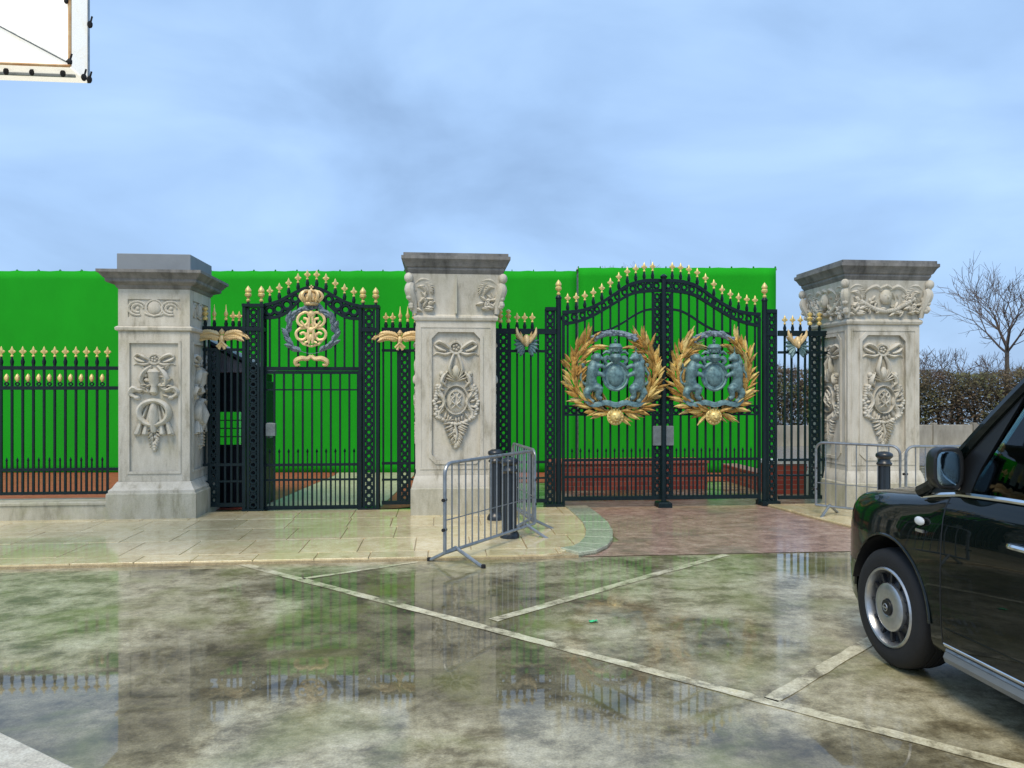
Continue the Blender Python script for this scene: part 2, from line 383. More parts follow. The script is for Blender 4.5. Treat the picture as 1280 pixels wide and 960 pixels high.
    def build(s, name, m, parent=None, smooth=True, ang=40):
        me = s.mesh(name, smooth, ang); me.materials.append(m); return ob(name, me, parent)

def ob(name, me, parent=None, loc=(0,0,0), rot=None, scale=None):
    o = bpy.data.objects.new(name, me); C.objects.link(o)
    if parent: o.parent = parent
    o.location = loc
    if rot: o.rotation_euler = rot
    if scale: o.scale = scale
    return o
def tag(o, label=None, cat=None, group=None, kind=None):
    if label: o['label'] = label
    if cat: o['category'] = cat
    if group: o['group'] = group
    if kind: o['kind'] = kind
    return o
def thing(name, loc, label, cat, group=None, rz=0):
    o = bpy.data.objects.new(name, None); C.objects.link(o); o.location = loc; o.rotation_euler = (0,0,rz); o.empty_display_size = .2
    return tag(o, label, cat, group)
def sub(o, loc=(0,0,0)):
    return o
def meshm(mb, name, m, smooth=True, ang=40):
    me = mb.mesh(name, smooth, ang); me.materials.append(m); return me

# ------------------------------------------------------------------ ground
def sheet(name, poly, z, m):
    b = MB(); b.add([(x,y,z) for x,y in poly], [tuple(range(len(poly)))])
    return tag(b.build(name, m, smooth=False), kind='structure')
b = MB(); L = 3000
b.add([(-L,-L,0),(L,-L,0),(L,L,0),(-L,L,0)], [(0,1,2,3)])
tag(b.build('ground', M['ground'], smooth=False), kind='structure')
# painted parking lines (each its own sheet)
def pline(p, q, wd=.085):
    p = Vector((*p,0)); q = Vector((*q,0)); d = (q-p).normalized(); n = Vector((-d.y,d.x,0))*wd/2
    k = max(2, int((q-p).length/.12)); left = []; right = []
    for i in range(k+1):
        c = p.lerp(q, i/k)
        left.append((c+n*(1+random.uniform(-.13,.13)))[:2]); right.append((c-n*(1+random.uniform(-.13,.13)))[:2])
    return sheet('parking_line', left+right[::-1], .004, M['line'])
pline((-1.84,7.25), (3.9,1.6)); pline((2.78,7.24), (.36,5.31)); pline((-1.18,6.64), (-.22,7.20), .055); pline((1.70,3.80), (3.6,5.35))
# raised kerb island in the near corner
b = MB(); b.slab([(-8,8.2),(-8,-4),(3,-4),(3,-.2),(-1.05,2.92),(-1.445,3.20),(-1.96,3.59),(-2.8,4.22)], .0, .09, .012)
tag(b.build('kerb_island', M['kerb'], smooth=False), kind='structure')

# ---- front pavement of flagstones
KERB = [(-14,7.26),(1.05,7.24),(1.32,7.26),(1.52,7.36),(1.68,7.60),(1.82,7.97),(1.92,8.42),(1.98,8.95),(1.99,9.5),(1.98,10.25)]
def offset_in(poly, d):
    o = []
    for i, p in enumerate(poly):
        a = Vector(poly[max(i-1,0)]); c = Vector(poly[min(i+1,len(poly)-1)]); t = (c-a).normalized(); n = Vector((-t.y,t.x))
        o.append((p[0]+n.x*d, p[1]+n.y*d))
    return o
def clip(poly, a, b_):
    o = []; n = len(poly)
    side = lambda p: (b_[0]-a[0])*(p[1]-a[1])-(b_[1]-a[1])*(p[0]-a[0])
    for i in range(n):
        p, q = poly[i], poly[(i+1)%n]; sp, sq_ = side(p), side(q)
        if sp >= 0: o.append(p)
        if (sp >= 0) != (sq_ >= 0):
            t = sp/(sp-sq_); o.append((p[0]+(q[0]-p[0])*t, p[1]+(q[1]-p[1])*t))
    return o
b = MB(); b.slab(KERB+[(-14,10.25)], 0, .022)
pave = tag(b.build('pavement', M['bed'], smooth=False), kind='structure')
inner = offset_in(KERB, .012); inner_k = offset_in(KERB, .30)
cut = inner[:2] + inner_k[2:]
cut[1] = (.95, cut[1][1]); cut[2] = (1.18, 7.36)
def flagstones(parent, x0, x1, ys, cuts, wd=.56):
    for r_ in range(len(ys)-1):
        x = x0 + (r_*.31) % wd
        while x < x1:
            ww = wd*random.choice((1,1,1,1.25,.9))
            poly = [(x+.005,ys[r_]+.003),(x+ww-.005,ys[r_]+.003),(x+ww-.005,ys[r_+1]-.003),(x+.005,ys[r_+1]-.003)]
            for a, c in zip(cuts[:-1], cuts[1:]):
                if poly: poly = clip(poly, a, c)
            if len(poly) > 2:
                ar = .5*abs(sum(poly[i][0]*poly[(i+1)%len(poly)][1]-poly[(i+1)%len(poly)][0]*poly[i][1] for i in range(len(poly))))
                if ar > .01:
                    bb = MB(); bb.slab(poly, .015, .036+random.uniform(-.0012,.0012), .003); bb.build('flagstone', M['slab'], parent, smooth=False)
            x += ww
flagstones(pave, -9.2, 2.2, [7.262,7.55,8.25,8.95,9.6,10.24], cut)
# curved kerb stones
for i in range(2, len(KERB)-1):
    a0, a1 = KERB[i], KERB[i+1]; c0, c1 = inner_k[i], inner_k[i+1]
    if i == 2: c0 = (1.18, 7.50)
    for k in range(1):
        f0, f1 = .012, .988
        l = lambda p, q, t: (p[0]+(q[0]-p[0])*t, p[1]+(q[1]-p[1])*t)
        bb = MB(); bb.slab([l(a0,a1,f0), l(a0,a1,f1), l(c0,c1,f1), l(c0,c1,f0)], 0, .052, .006); bb.build('kerb_stone', M['sett'], pave, smooth=False)
# driveway through the main gates
sheet('driveway', [(1.0,7.27),(5.6,7.27),(5.0,8.3),(4.66,9.2),(4.52,10.15),(4.50,10.9),(1.5,10.9),(1.5,10.26),(1.9,10.2),(1.9,8)], .006, M['drive'])
# right hand pavement
RK = [(5.02,7.27),(4.80,8.30),(4.64,9.20),(4.53,10.24)]
b = MB(); b.slab(RK+[(13,10.24),(13,7.27)], 0, .022)
pave2 = tag(b.build('pavement', M['bed'], smooth=False), kind='structure')
cut2 = [(x+.012,y) for x,y in RK][::-1]
flagstones(pave2, 4.3, 12.8, [7.28,7.9,8.5,9.1,9.7,10.23], cut2, .62)
# forecourt behind the gates
sheet('red_paving', [(-13,10.6),(-2.50,10.6),(-2.46,11.2),(-2.05,14.7),(-2.05,16.6),(-13,17)], .008, M['red'])
sheet('forecourt_path', [(-2.49,10.26),(-.85,10.26),(-.85,10.6),(-.53,14.6),(-.53,15.6),(-2.04,15.7),(-2.04,14.7),(-2.45,11.2)], .008, M['path'])
sheet('red_paving', [(-.84,10.45),(.3,10.9),(.75,12.3),(1.2,13.3),(8.2,13.1),(8.2,14.7),(-.52,15.5),(-.52,14.6)], .008, M['red'])
sheet('road', [(7.2,15.5),(60,15.5),(60,21.6),(5,21.6)], .008, M['road'])

# ------------------------------------------------------------------ pillars
def rosette_bumps(b, c, r, n, y, size, rnd):
    for i in range(n):
        a = 2*PI*i/n; b.ell((c[0]+r*math.cos(a), y, c[1]+r*math.sin(a)), (size,size*.8,size), 7, 5)
def curve2(f, a0, a1, n): return [f(a0+(a1-a0)*i/n) for i in range(n+1)]
def bow(b, cx, cz, s, y):
    """carved ribbon bow round a ring"""
    b.torus((cx,y,cz), .075*s, .022*s, 16, 6)
    rosette_bumps(b, (cx,cz), .03*s, 5, y-.005, .018*s, 0)
    for q in (-1,1):
        b.tube([(cx+q*.06*s,y,cz-.02*s),(cx+q*.13*s,y-.02,cz+.04*s),(cx+q*.20*s,y-.012,cz+.075*s),(cx+q*.25*s,y,cz+.03*s),(cx+q*.20*s,y-.01,cz-.02*s),(cx+q*.12*s,y-.012,cz-.045*s)], [.018*s,.028*s,.026*s,.022*s,.026*s,.016*s], 6)
        b.tube([(cx+q*.05*s,y,cz-.06*s),(cx+q*.13*s,y-.012,cz-.09*s),(cx+q*.22*s,y,cz-.07*s),(cx+q*.27*s,y,cz-.10*s)], [.016*s,.024*s,.02*s,.01*s], 6)
def cartouche_relief(front):
    """oval cartouche hung from a bow, in local coords: x across, z up from the pillar foot, y the wall plane"""
    rnd = random.Random(5)
    parts = {}
    b = MB(); bow(b, 0, 2.17, 1.0, front); parts['ribbon_bow'] = b
    b = MB()      # drop from the bow and crest above the oval
    for q in (-1,1):
        b.tube([(q*.02,front,2.10),(q*.055,front-.02,2.0),(q*.075,front-.015,1.90),(q*.05,front-.01,1.82)], [.016,.022,.026,.018], 6)
        b.tube([(q*.10,front,1.86),(q*.15,front-.02,1.80),(q*.17,front-.02,1.73),(q*.13,front-.01,1.70)], [.018,.028,.028,.018], 6)
        b.ell((q*.17,front-.005,1.83), (.035,.025,.04), 8, 5)
    b.ell((0,front-.01,1.86), (.05,.03,.085), 8, 6)
    for k in range(9): b.leaf((0,front-.004,1.74), R(-72+18*k), .15+.03*math.cos(R(-72+18*k)*1.3), .022)
    for q in (-1,1):
        for k in range(5): b.leaf((q*.11,front,1.78), q*R(15+38*k), .09, .018)
    parts['crest'] = b
    b = MB()
    b.torus((0,front-.012,1.50), 1, .027, 28, 6, .142, .185)
    b.v = [(x, y, z) for x, y, z in b.v]
    parts['oval_frame'] = b
    b = MB(); b.ell((0,front,1.50), (.125,.028,.165), 16, 8)
    for q in (-1,1):
        b.tube([(q*.05,front-.028,1.60),(q*.015,front-.036,1.55),(q*.055,front-.034,1.49),(q*.01,front-.036,1.44),(q*.05,front-.026,1.39)], [.006,.011,.012,.011,.006], 6)
        b.tube([(0,front-.034,1.63),(q*.07,front-.028,1.56),(q*.03,front-.036,1.50),(q*.075,front-.026,1.43)], [.006,.009,.010,.005], 6)
    parts['oval_medallion'] = b
    b = MB()      # scrolled surround and garlands
    for q in (-1,1):
        pts = [(q*(.17+.035*math.sin(t*9)), front-.005, 1.70-.44*t) for t in [i/10 for i in range(11)]]
        b.tube(pts, [.022+.012*abs(math.sin(i*1.7)) for i in range(11)], 6)
        for i in range(13):
            t = i/12; x = q*(.225+.03*math.sin(t*PI)); z = 1.68-.40*t
            b.ell((x+rnd.uniform(-.015,.015),front-.004,z), (.032,.03,.028), 7, 5)
        for i in range(6):
            t = i/5; b.ell((q*(.20-.19*t), front-.006, 1.27-.08*math.sin(t*1.5)), (.032,.03,.028), 7, 5)
    for k in range(26):
        a = 2*PI*k/26+.1; ca, sa = math.cos(a), math.sin(a)
        if sa > .8: continue
        b.leaf((.165*ca,front-.002,1.50+.21*sa), math.atan2(ca,sa)+rnd.uniform(-.5,.5), rnd.uniform(.075,.11), .021, .022)
    parts['garland'] = b
    b = MB()      # tassel of foliage below
    for i in range(26):
        t = rnd.random(); x = rnd.uniform(-1,1)*.13*(1-t)**.8; z = 1.20-.32*t
        b.ell((x,front-.004,z), (.026,.024,.034), 6, 4, Matrix.Rotation(rnd.uniform(-.8,.8),3,'Y'))
    b.tube([(-.02,front-.012,1.22),(.015,front-.02,1.06),(-.02,front-.012,.90)], [.016,.02,.006], 6)
    for k in range(20):
        t = k/19; q = 1 if k % 2 else -1
        b.leaf((q*.02,front-.004,1.24-.28*t), q*R(100+40*t)+rnd.uniform(-.3,.3), .15*(1-.6*t), .022, .022)
    parts['leaf_drop'] = b
    return parts
def trophy_relief(front):
    rnd = random.Random(9); parts = {}
    b = MB(); bow(b, 0, 2.01, .78, front); parts['ribbon_bow'] = b
    b = MB()
    for q in (-1,1):
        b.tube([(q*.03,front,1.92),(q*.09,front-.02,1.86),(q*.13,front-.015,1.76),(q*.10,front,1.68)], [.02,.026,.03,.02], 6)
        b.tube([(q*.06,front,1.66),(q*.14,front-.02,1.62),(q*.20,front-.02,1.65),(q*.235,front-.01,1.58),(q*.17,front-.01,1.53)], [.02,.028,.032,.03,.02], 6)
        b.ell((q*.205,front-.01,1.62),(.045,.03,.03),8,5); b.ell((q*.17,front-.01,1.53),(.035,.03,.03),8,5)
        for i in range(6): b.ell((q*rnd.uniform(.03,.13),front-.004,rnd.uniform(1.66,1.9)), (.03,.028,.03), 6, 5)
    b.lathe([(.02,-.16),(.05,-.12),(.035,-.05),(.055,.0),(.06,.09),(.07,.13),(.045,.16),(.0,.18)], 10, (0,front,1.72))
    for q in (-1,1):
        for k in range(12): b.leaf((q*rnd.uniform(.02,.12),front,rnd.uniform(1.56,1.88)), q*R(rnd.uniform(10,130)), rnd.uniform(.07,.12), .02, .024)
    parts['urn_and_foliage'] = b
    b = MB(); b.torus((0,front-.02,1.34), .150, .033, 24, 8)
    for i in range(26):
        a = 2*PI*i/26; b.ell((.150*math.cos(a),front-.04,1.34+.150*math.sin(a)), (.016,.014,.016), 6, 4)
    parts['wreath'] = b
    b = MB()
    for x in (-.165,-.085,.09,.17):
        b.tube([(x*.35,front,1.46),(x*.75,front-.012,1.24),(x,front-.018,1.08)], [.014,.018,.034], 7); b.ell((x*1.02,front-.012,1.075), (.036,.026,.018), 8, 5)
    b.tube([(0,front,1.50),(0,front-.02,1.30),(0,front-.01,1.1)], [.03,.06,.03], 8)
    for i in range(16):
        t = rnd.random(); b.ell((rnd.uniform(-1,1)*.055*(1-t*.7),front-.005,1.18-.30*t),(.024,.022,.034),6,4)
    for k in range(14):
        t = k/13; q = 1 if k % 2 else -1
        b.leaf((q*.012,front-.004,1.20-.26*t), q*R(120+40*t), .09*(1-.4*t), .018, .02)
    parts['torches_and_tassel'] = b
    return parts
def octa(x0, x1, z0, z1, c): return [(x0+c,z0),(x1-c,z0),(x1,z0+c),(x1,z1-c),(x1-c,z1),(x0+c,z1),(x0,z1-c),(x0,z0+c)]

def pillar(name, cx, kind, label):
    cy = {'l': 10.27, 'c': 10.28, 'r': 10.28}[kind]
    t = thing(name, (cx, cy, 0), label, 'pillar', 'carved stone gate pillars')
    rots = [Matrix.Rotation(k*PI/2, 4, 'Z') for k in range(4)]
    sides = {'l': (0,1,3), 'c': (0,1,3), 'r': (0,3,1)}[kind]
    if kind == 'l':
        hp, hs = .535, .428
        MB().sq(0,0,[(hp,0),(hp,.34),(hp-.012,.355)]).build('plinth', M['plinth'], t, ang=30)
        b = MB(); b.sq(0,0,[(hp-.02,.352),(hp-.02,.385),(hs+.05,.42),(hs+.035,.45),(hs+.012,.485),(hs-.018,.485),(hs-.018,2.36)]); b.build('shaft', M['stone'], t, ang=30)
        b = MB()
        for r_ in rots:
            s0 = len(b.v); e_ = 0 if r_ in (rots[0],rots[2]) else .0305; o = [(-hs+e_,.487),(hs-e_,.487),(hs-e_,2.352),(-hs+e_,2.352)]; i_ = [(-.305,.60),(.305,.60),(.305,2.22),(-.305,2.22)]
            b.ringframe(o, i_, -hs, -hs+.03)
            b.ringframe([(x*1.06,1.41+(z-1.41)*1.022) for x,z in i_], [(x*.96,1.41+(z-1.41)*.985) for x,z in i_], -hs-.012, -hs+.01); b.xf(r_, s0)
        b.build('panel_frame', M['stone'], t, ang=30)
        MB().sq(0,0,[(hs,2.354),(hs+.03,2.37),(hs+.035,2.40),(hs+.012,2.42),(hs-.016,2.42),(hs-.016,2.90)]).build('frieze', M['stone'], t, ang=30)
        b = MB()
        for r_ in rots:
            s0 = len(b.v); e_ = -.002 if r_ in (rots[0],rots[2]) else .0255; b.ringframe([(-hs+e_,2.423),(hs-e_,2.423),(hs-e_,2.88),(-hs+e_,2.88)], [(-.315,2.53),(.315,2.53),(.315,2.755),(-.315,2.755)], -hs-.002, -hs+.025); b.xf(r_, s0)
        b.build('frieze_frame', M['stone'], t, ang=30)
        for k in sides:
            b = MB(); f = -hs+.018
            for cx_ in (-.20,.20):
                for tt in range(2):
                    b.tube([(cx_+(.11-.045*tt)*math.cos(a), f-.008, 2.642+(.085-.035*tt)*math.sin(a)) for a in [i*.5 for i in range(11)]], [.012+.008*math.sin(i*.3) for i in range(11)], 6)
                b.ell((cx_,f,2.642),(.028,.024,.028),8,5)
            b.ell((0,f,2.65),(.085,.035,.09),12,7); b.torus((0,f-.01,2.65),.1,.013,18,6); b.tube([(-.12,f,2.58),(0,f-.02,2.545),(.12,f,2.58)],.016,6)
            b.xf(rots[k]); b.build('scroll_carving', M['stone'], t)
        b = MB().sq(0,0,[(hs,2.882),(hs+.02,2.90),(hs+.03,2.925),(hs+.10,2.95),(hs+.115,2.965),(hs+.115,2.995),(hs+.135,3.01),(hs+.165,3.05),(hs+.19,3.065),(hs+.19,3.10)]); b.build('cornice', M['cornice'], t, ang=25)
        MB().sq(0,0,[(.44,3.102),(.44,3.315),(.435,3.32)]).build('cap_block', M['block'], t, ang=25)
        rel = trophy_relief(-hs+.022)
    else:
        hp, hs = .575, .512
        MB().sq(0,0,[(hp,0),(hp,.365),(hp-.012,.38)]).build('plinth', M['plinth'], t, ang=30)
        b = MB(); b.sq(0,0,[(hp-.018,.377),(hp-.018,.41),(hs+.035,.45),(hs+.025,.49),(hs+.005,.535),(hs-.035,.535),(hs-.035,2.5)]); b.build('shaft', M['stone'], t, ang=30)
        b = MB(); hs2 = hs-.002
        for r_ in rots:
            s0 = len(b.v)
            e_ = hs2 if r_ in (rots[0],rots[2]) else hs-.0455
            o = [(-.3,.537),(.3,.537),(e_,.537),(e_,2.505),(.3,2.505),(-.3,2.505),(-e_,2.505),(-e_,.537)]
            i_ = octa(-.325,.325,.70,2.385,.085)
            b.ringframe(o, i_, -hs2, -hs+.045)
            c_ = lambda k_: [(x*k_, 1.542+(z-1.542)*(1-(1-k_)*.4)) for x,z in i_]
            b.ringframe(c_(1.07), c_(.95), -hs2-.013, -hs+.02)
            rc = lambda d: [(-hs2+d,.56+d),(hs2-d,.56+d),(hs2-d,2.49-d),(-hs2+d,2.49-d)]
            b.ringframe(rc(.05), rc(.066), -hs2-.008, -hs+.01)
            b.xf(r_, s0)
        b.build('panel_frame', M['stone'], t, ang=30)
        MB().sq(0,0,[(hs,2.507),(hs+.02,2.52),(hs+.03,2.55),(hs+.02,2.575),(hs-.005,2.59),(hs-.005,2.64),(hs+.01,2.76),(hs+.035,2.90),(hs+.065,3.02),(hs+.075,3.10)]).build('capital', M['stone'], t, ang=30)
        MB().sq(0,0,[(hs+.07,3.102),(hs+.085,3.125),(hs+.10,3.15),(hs+.10,3.175),(hs+.12,3.19),(hs+.15,3.25),(hs+.175,3.275),(hs+.175,3.315),(hs+.15,3.318),(hs+.15,3.355)]).build('cornice', M['cornice'], t, ang=25)
        # corner figures
        rnd = random.Random(3)
        for q, (sx, sy) in enumerate(((-1,-1),(1,-1),(1,1),(-1,1))):
            b = MB()
            p0 = hs+.03
            P = lambda d, z: (sx*(p0+d), sy*(p0+d), z)
            b.ell(P(.055,3.045), (.058,.058,.066), 10, 7)
            b.tube([P(.03,2.98),P(.045,2.90),P(.02,2.80),P(-.01,2.70),P(-.02,2.60)], [.05,.066,.058,.045,.03], 8)
            for i in range(9): b.ell(P(rnd.uniform(-.02,.05), rnd.uniform(2.66,2.95)), (.04,.04,.035), 6, 5)
            b.build('corner_figure', M['stone'], t)
            b = MB()     # wings along the two faces
            for ax in (0,1):
                def W(u, d, z):
                    a = p0-u
                    return (sx*a, sy*(hs+.02+d), z) if ax == 0 else (sx*(hs+.02+d), sy*a, z)
                fb = MB()
                for k in range(7): fb.leaf((.05+.025*k,0,2.955+.02*math.sin(k*.6)), R(64+15*k), .17-.008*k, .026, .03)
                for k in range(6): fb.leaf((.05+.02*k,-.02,2.935), R(80+16*k), .10, .022, .02)
                for k in range(16): fb.leaf((rnd.uniform(.0,.20),0,rnd.uniform(2.63,2.80)), R(rnd.uniform(-60,120)), rnd.uniform(.07,.12), .024, .03)
                fb.tube([(.02,-.02,2.97),(.10,-.04,3.03),(.20,-.03,3.02),(.30,-.01,2.96),(.25,0,2.93)], [.014,.02,.018,.014,.006], 6)
                b.add([W(x, -y+.005*0, z) for x,y,z in fb.v], fb.f)
            b.build('corner_wing', M['stone'], t)
        if kind == 'r':
            for k in (0,3,1):
                b = MB(); f = -hs-.04
                b.ell((0,f-.01,2.88),(.085,.06,.10),10,7); b.ell((0,f-.05,2.87),(.022,.03,.03),6,5)
                for q in (-1,1):
                    b.ell((q*.035,f-.055,2.90),(.014,.012,.012),6,4)
                    b.tube([(q*.06,f,2.97),(q*.15,f-.02,3.02),(q*.25,f,2.98),(q*.33,f,2.90)], [.02,.032,.028,.014], 6)
                    for i in range(15):
                        tt = i/14; x = q*(.40-.40*tt); z = 2.86-.17*math.sin(tt*PI*.5)
                        b.ell((x,f+.01,z),(.035,.035,.032),6,5)
                    for i in range(22): b.leaf((q*rnd.uniform(.06,.42),f+.02,rnd.uniform(2.66,2.98)), R(rnd.uniform(-170,170)), rnd.uniform(.07,.12), .022, .03)
                    for i in range(8): b.ell((q*rnd.uniform(.08,.42),f+.02,rnd.uniform(2.66,3.02)),(.034,.028,.03),6,4,Matrix.Rotation(rnd.uniform(-1,1),3,'Y'))
                b.tube([(-.10,f,2.99),(0,f-.025,3.03),(.10,f,2.99)],.026,6)
                b.xf(rots[k]); b.build('mask_and_swag', M['stone'], t)
        else:
            b = MB().box(-.012,.012,-hs-.075,-hs-.01,2.60,3.095); b.build('capital_seam', M['plinth'], t, smooth=False)
        rel = cartouche_relief(-hs+.037)
    fr = {'l': -hs+.022}.get(kind, -hs+.037)
    for nm, bb in rel.items():
        bb.v = [(x*(1.2 if kind == 'l' else 1.06), fr+(y-fr)*1.75, z) for x,y,z in bb.v]
        me = None
        for k in sides:
            if me is None: me = meshm(bb, nm, M['stone'], ang=60)
            ob(nm, me, t, rot=(0,0,k*PI/2))
    return t
pillar('gate_pillar', -3.565, 'l', 'stone pillar with torch carving and plain grey block on its cornice')
pillar('gate_pillar', .185, 'c', 'stone pillar with oval cartouche and winged capital between pedestrian gate and main gates')
pillar('gate_pillar', 5.955, 'r', 'stone pillar with mask and swag capital standing behind the black taxi')

# ------------------------------------------------------------------ ironwork kit
bar_me = meshm(MB().box(-.0125,.0125,-.0125,.0125,0,1), 'bar', M['iron'], False)
pole_me = meshm(MB().lathe([(.032,0),(.032,1)], 12), 'pole', M['iron'])
ring_me = meshm(MB().torus((0,0,0), .037, .017, 12, 6), 'ring', M['iron'])
dia_me = meshm(MB().prism([(-.030,0),(0,-.026),(.030,0),(0,.026)], -.012, .012), 'diamond', M['iron'], False)
def fleur():
    b = MB()
    b.lathe([(.0,-.025),(.016,-.02),(.02,-.008),(.010,.0),(.012,.02),(.024,.05),(.022,.065),(.0,.115)], 8)
    for q in (-1,1):
        b.ell((q*.027,0,.045), (.018,.014,.016), 6, 4); b.tube([(0,0,.02),(q*.02,0,.03),(q*.03,0,.05)], .008, 5)
    return meshm(b, 'finial', M['gold'])
fleur_me = fleur()
spike_me = meshm(MB().lathe([(0,-.02),(.018,-.01),(.022,.01),(.010,.025),(.024,.05),(.028,.075),(.012,.11),(.004,.19),(0,.20)], 8), 'finial', M['gold'])
urn_me = meshm(MB().lathe([(0,-.03),(.022,-.025),(.03,-.005),(.014,.01),(.018,.03),(.042,.05),(.046,.075),(.03,.095),(.040,.105),(.042,.125),(.03,.15),(.012,.175),(0,.19)], 10), 'finial', M['gold'])
stack_me = meshm(MB().lathe([(0,-.02),(.03,-.01),(.036,.015),(.018,.035),(.016,.045),(.036,.062),(.042,.085),(.02,.105),(.016,.113),(.034,.128),(.036,.15),(0,.175)], 10), 'finial', M['gold'])
stalk_me = meshm(MB().lathe([(.0125,0),(.022,.02),(.026,.05),(.014,.09),(.011,.12)], 6), 'stalk', M['iron'])
bead_me = meshm(MB().lathe([(0,-.055),(.012,-.045),(.026,-.02),(.030,0),(.026,.02),(.012,.045),(0,.055)], 8), 'gilt_bead', M['gold'])
dogs = {}
def dog(h):
    k = round(h,3)
    if k not in dogs:
        b = MB().box(-.008,.008,-.008,.008,0,h-.06); b.lathe([(.008,h-.062),(.017,h-.045),(.011,h-.025),(0,h)], 4); dogs[k] = meshm(b, 'dog_bar', M['iron'], False)
    return dogs[k]
GY = 10.35
def vbar(p, x, z0, z1, y=0, s=1): return ob('bar', bar_me, p, (x,y,z0), None, (s,s,z1-z0))
def rail(p, x0, x1, z, h=.04, d=.04, y=0, name='rail'):
    return MB().box(x0,x1,y-d/2,y+d/2,z-h/2,z+h/2).build(name, M['iron'], p, False)
def finial(p, me, x, z, y=0): return ob('finial', me, p, (x,y,z))
def lattice(p, x, z0, z1, wd, y=0):
    for q in (-1,1): vbar(p, x+q*wd/2, z0, z1, y, 1.25)
    n = max(1, int((z1-z0)/.105)); st = (z1-z0)/n; s = max(.75,(wd-.02)/.106)
    for i in range(n):
        ob('ring', ring_me, p, (x,y,z0+(i+.5)*st), None, (s,1.25,st/.105))
        if i: ob('diamond', dia_me, p, (x,y,z0+i*st), None, (s*1.5,1,.8))
def curverail(p, f, x0, x1, r, n=20, name='arch_rail'):
    b = MB(); pts = [(x0+(x1-x0)*i/n, 0, f(x0+(x1-x0)*i/n)) for i in range(n+1)]
    vs = []; fs = []
    for x, y, z in pts: vs += [(x,-r,z-r),(x,r,z-r),(x,r,z+r),(x,-r,z+r)]
    for i in range(n):
        for j in range(4): fs.append((i*4+j,i*4+(j+1)%4,i*4+4+(j+1)%4,i*4+4+j))
    fs += [(3,2,1,0), tuple(n*4+j for j in range(4))]
    b.add(vs, fs); return b.build(name, M['iron'], p, ang=50)
def interp(tab):
    def f(x):
        if x <= tab[0][0]: return tab[0][1]
        for i in range(len(tab)-1):
            (a,za),(c,zc) = tab[i], tab[i+1]
            if x <= c:
                # catmull-rom
                zm = tab[i-1][1] if i else za-(zc-za)*.0; zp = tab[i+2][1] if i+2 < len(tab) else zc
                t = (x-a)/(c-a); return .5*((2*za)+(-zm+zc)*t+(2*zm-5*za+4*zc-zp)*t*t+(-zm+3*za-3*zc+zp)*t**3)
        return tab[-1][1]
    return f

# leaf with a raised midrib, tip towards +z
def leaf_mesh(m, name='leaf', l=.2, w_=.03):
    b = MB()
    st = [(0,.2),(.2,.75),(.45,1),(.75,.62),(1,.02)]
    vs = []; fs = []
    for t_, ww in st:
        bend = -.10*l*t_*t_
        vs += [(-ww*w_,bend+.012,t_*l),(0,bend-.010,t_*l),(ww*w_,bend+.012,t_*l),(0,bend+.014,t_*l)]
    for i in range(len(st)-1):
        for j in range(4): fs.append((i*4+j,i*4+(j+1)%4,i*4+4+(j+1)%4,i*4+4+j))
    fs += [(3,2,1,0),(16,17,18,19)]
    b.add(vs, fs); return meshm(b, name, m, True, 25)
leaf_old = leaf_mesh(M['oldgold']); leaf_gold = leaf_mesh(M['gold']); feather_me = leaf_mesh(M['palegold'], 'feather', .19, .030)
bleaf_me = leaf_mesh(M['bluegrey'], 'leaf', .13, .03); pleaf_me = leaf_mesh(M['patina'], 'leaf', .15, .03)

# ---- left boundary railing on its stone dwarf wall
fence = thing('boundary_railing', (-6.4,10.0,0), 'dark iron railing with gold spear tops on a low stone wall', 'railing')
MB().box(-3.2,2.32,-.24,.12,0,.215).build('dwarf_wall', M['plinth'], fence, False)
MB().cbox(-3.2,2.32,-.255,.135,.217,.255,.012).build('wall_coping', M['plinth'], fence, False)
for z, h in ((1.90,.045),(1.65,.045),(.63,.035),(.335,.035)): rail(fence, -3.2, 2.4, z, h)
n = 43
for i in range(n):
    x = -3.1+.1265*i
    vbar(fence, x, .315, 1.99); ob('stalk', stalk_me, fence, (x,0,1.93)); finial(fence, fleur_me, x, 2.06)
    if i < n-1:
        ob('gilt_bead', bead_me, fence, (x+.063,0,1.775)); ob('dog_bar', dog(.455), fence, (x+.063,0,.335))
        ob('ring', ring_me, fence, (x+.063,0,1.70), None, (.6,.8,.5))

# ---- winged ornament
def wings(p, x, z, y, s=1.0):
    t_ = MB()
    t_.ell((0,0,0), (.03,.03,.045), 8, 6); t_.lathe([(0,.04),(.02,.05),(.03,.075),(.012,.1),(0,.11)], 8)
    t_.tube([(-.05,.0,-.085),(0,-.01,-.03),(.05,0,-.085)], .016, 6); t_.tube([(.015,0,-.02),(-.03,0,-.11)], .014, 6); t_.tube([(-.015,0,-.02),(.03,0,-.11)], .014, 6)
    o = t_.build('winged_ornament', M['palegold'], p); o.location = (x, y, z); o.scale = (s,s,s); o['label'] = 'pale gold pair of spread wings'
    for q in (-1,1):
        for k in range(8):
            u = k/7
            ob('feather', feather_me, o, (q*(.02+.15*u),-.010-.004*k,.035+.03*math.sin(u*2.6)), (0,q*R(70+42*u),0), (1.15,1,.62+.12*u))
        for k in range(7):
            u = k/6
            ob('feather', feather_me, o, (q*(.02+.14*u),-.024-.003*k,.012+.02*math.sin(u*2.6)), (0,q*R(100+22*u),0), (1.0,1,.50))
# ---- side panels
def side_panel(x0, x1, label, lat, urns, ornament, fl, flat_left=None):
    t = thing('railing_panel', ((x0+x1)/2,GY,0), label, 'railing', 'fixed iron railing panels between posts and pillars')
    c = (x0+x1)/2; a, e_ = x0-c, x1-c
    rail(t, a, e_, 2.43, .075, .05); rail(t, a, e_, 2.16, .035); rail(t, a, e_, .64, .035); rail(t, a, e_, .11, .05)
    rail(t, a, e_, .42, .025)
    return t, a, e_
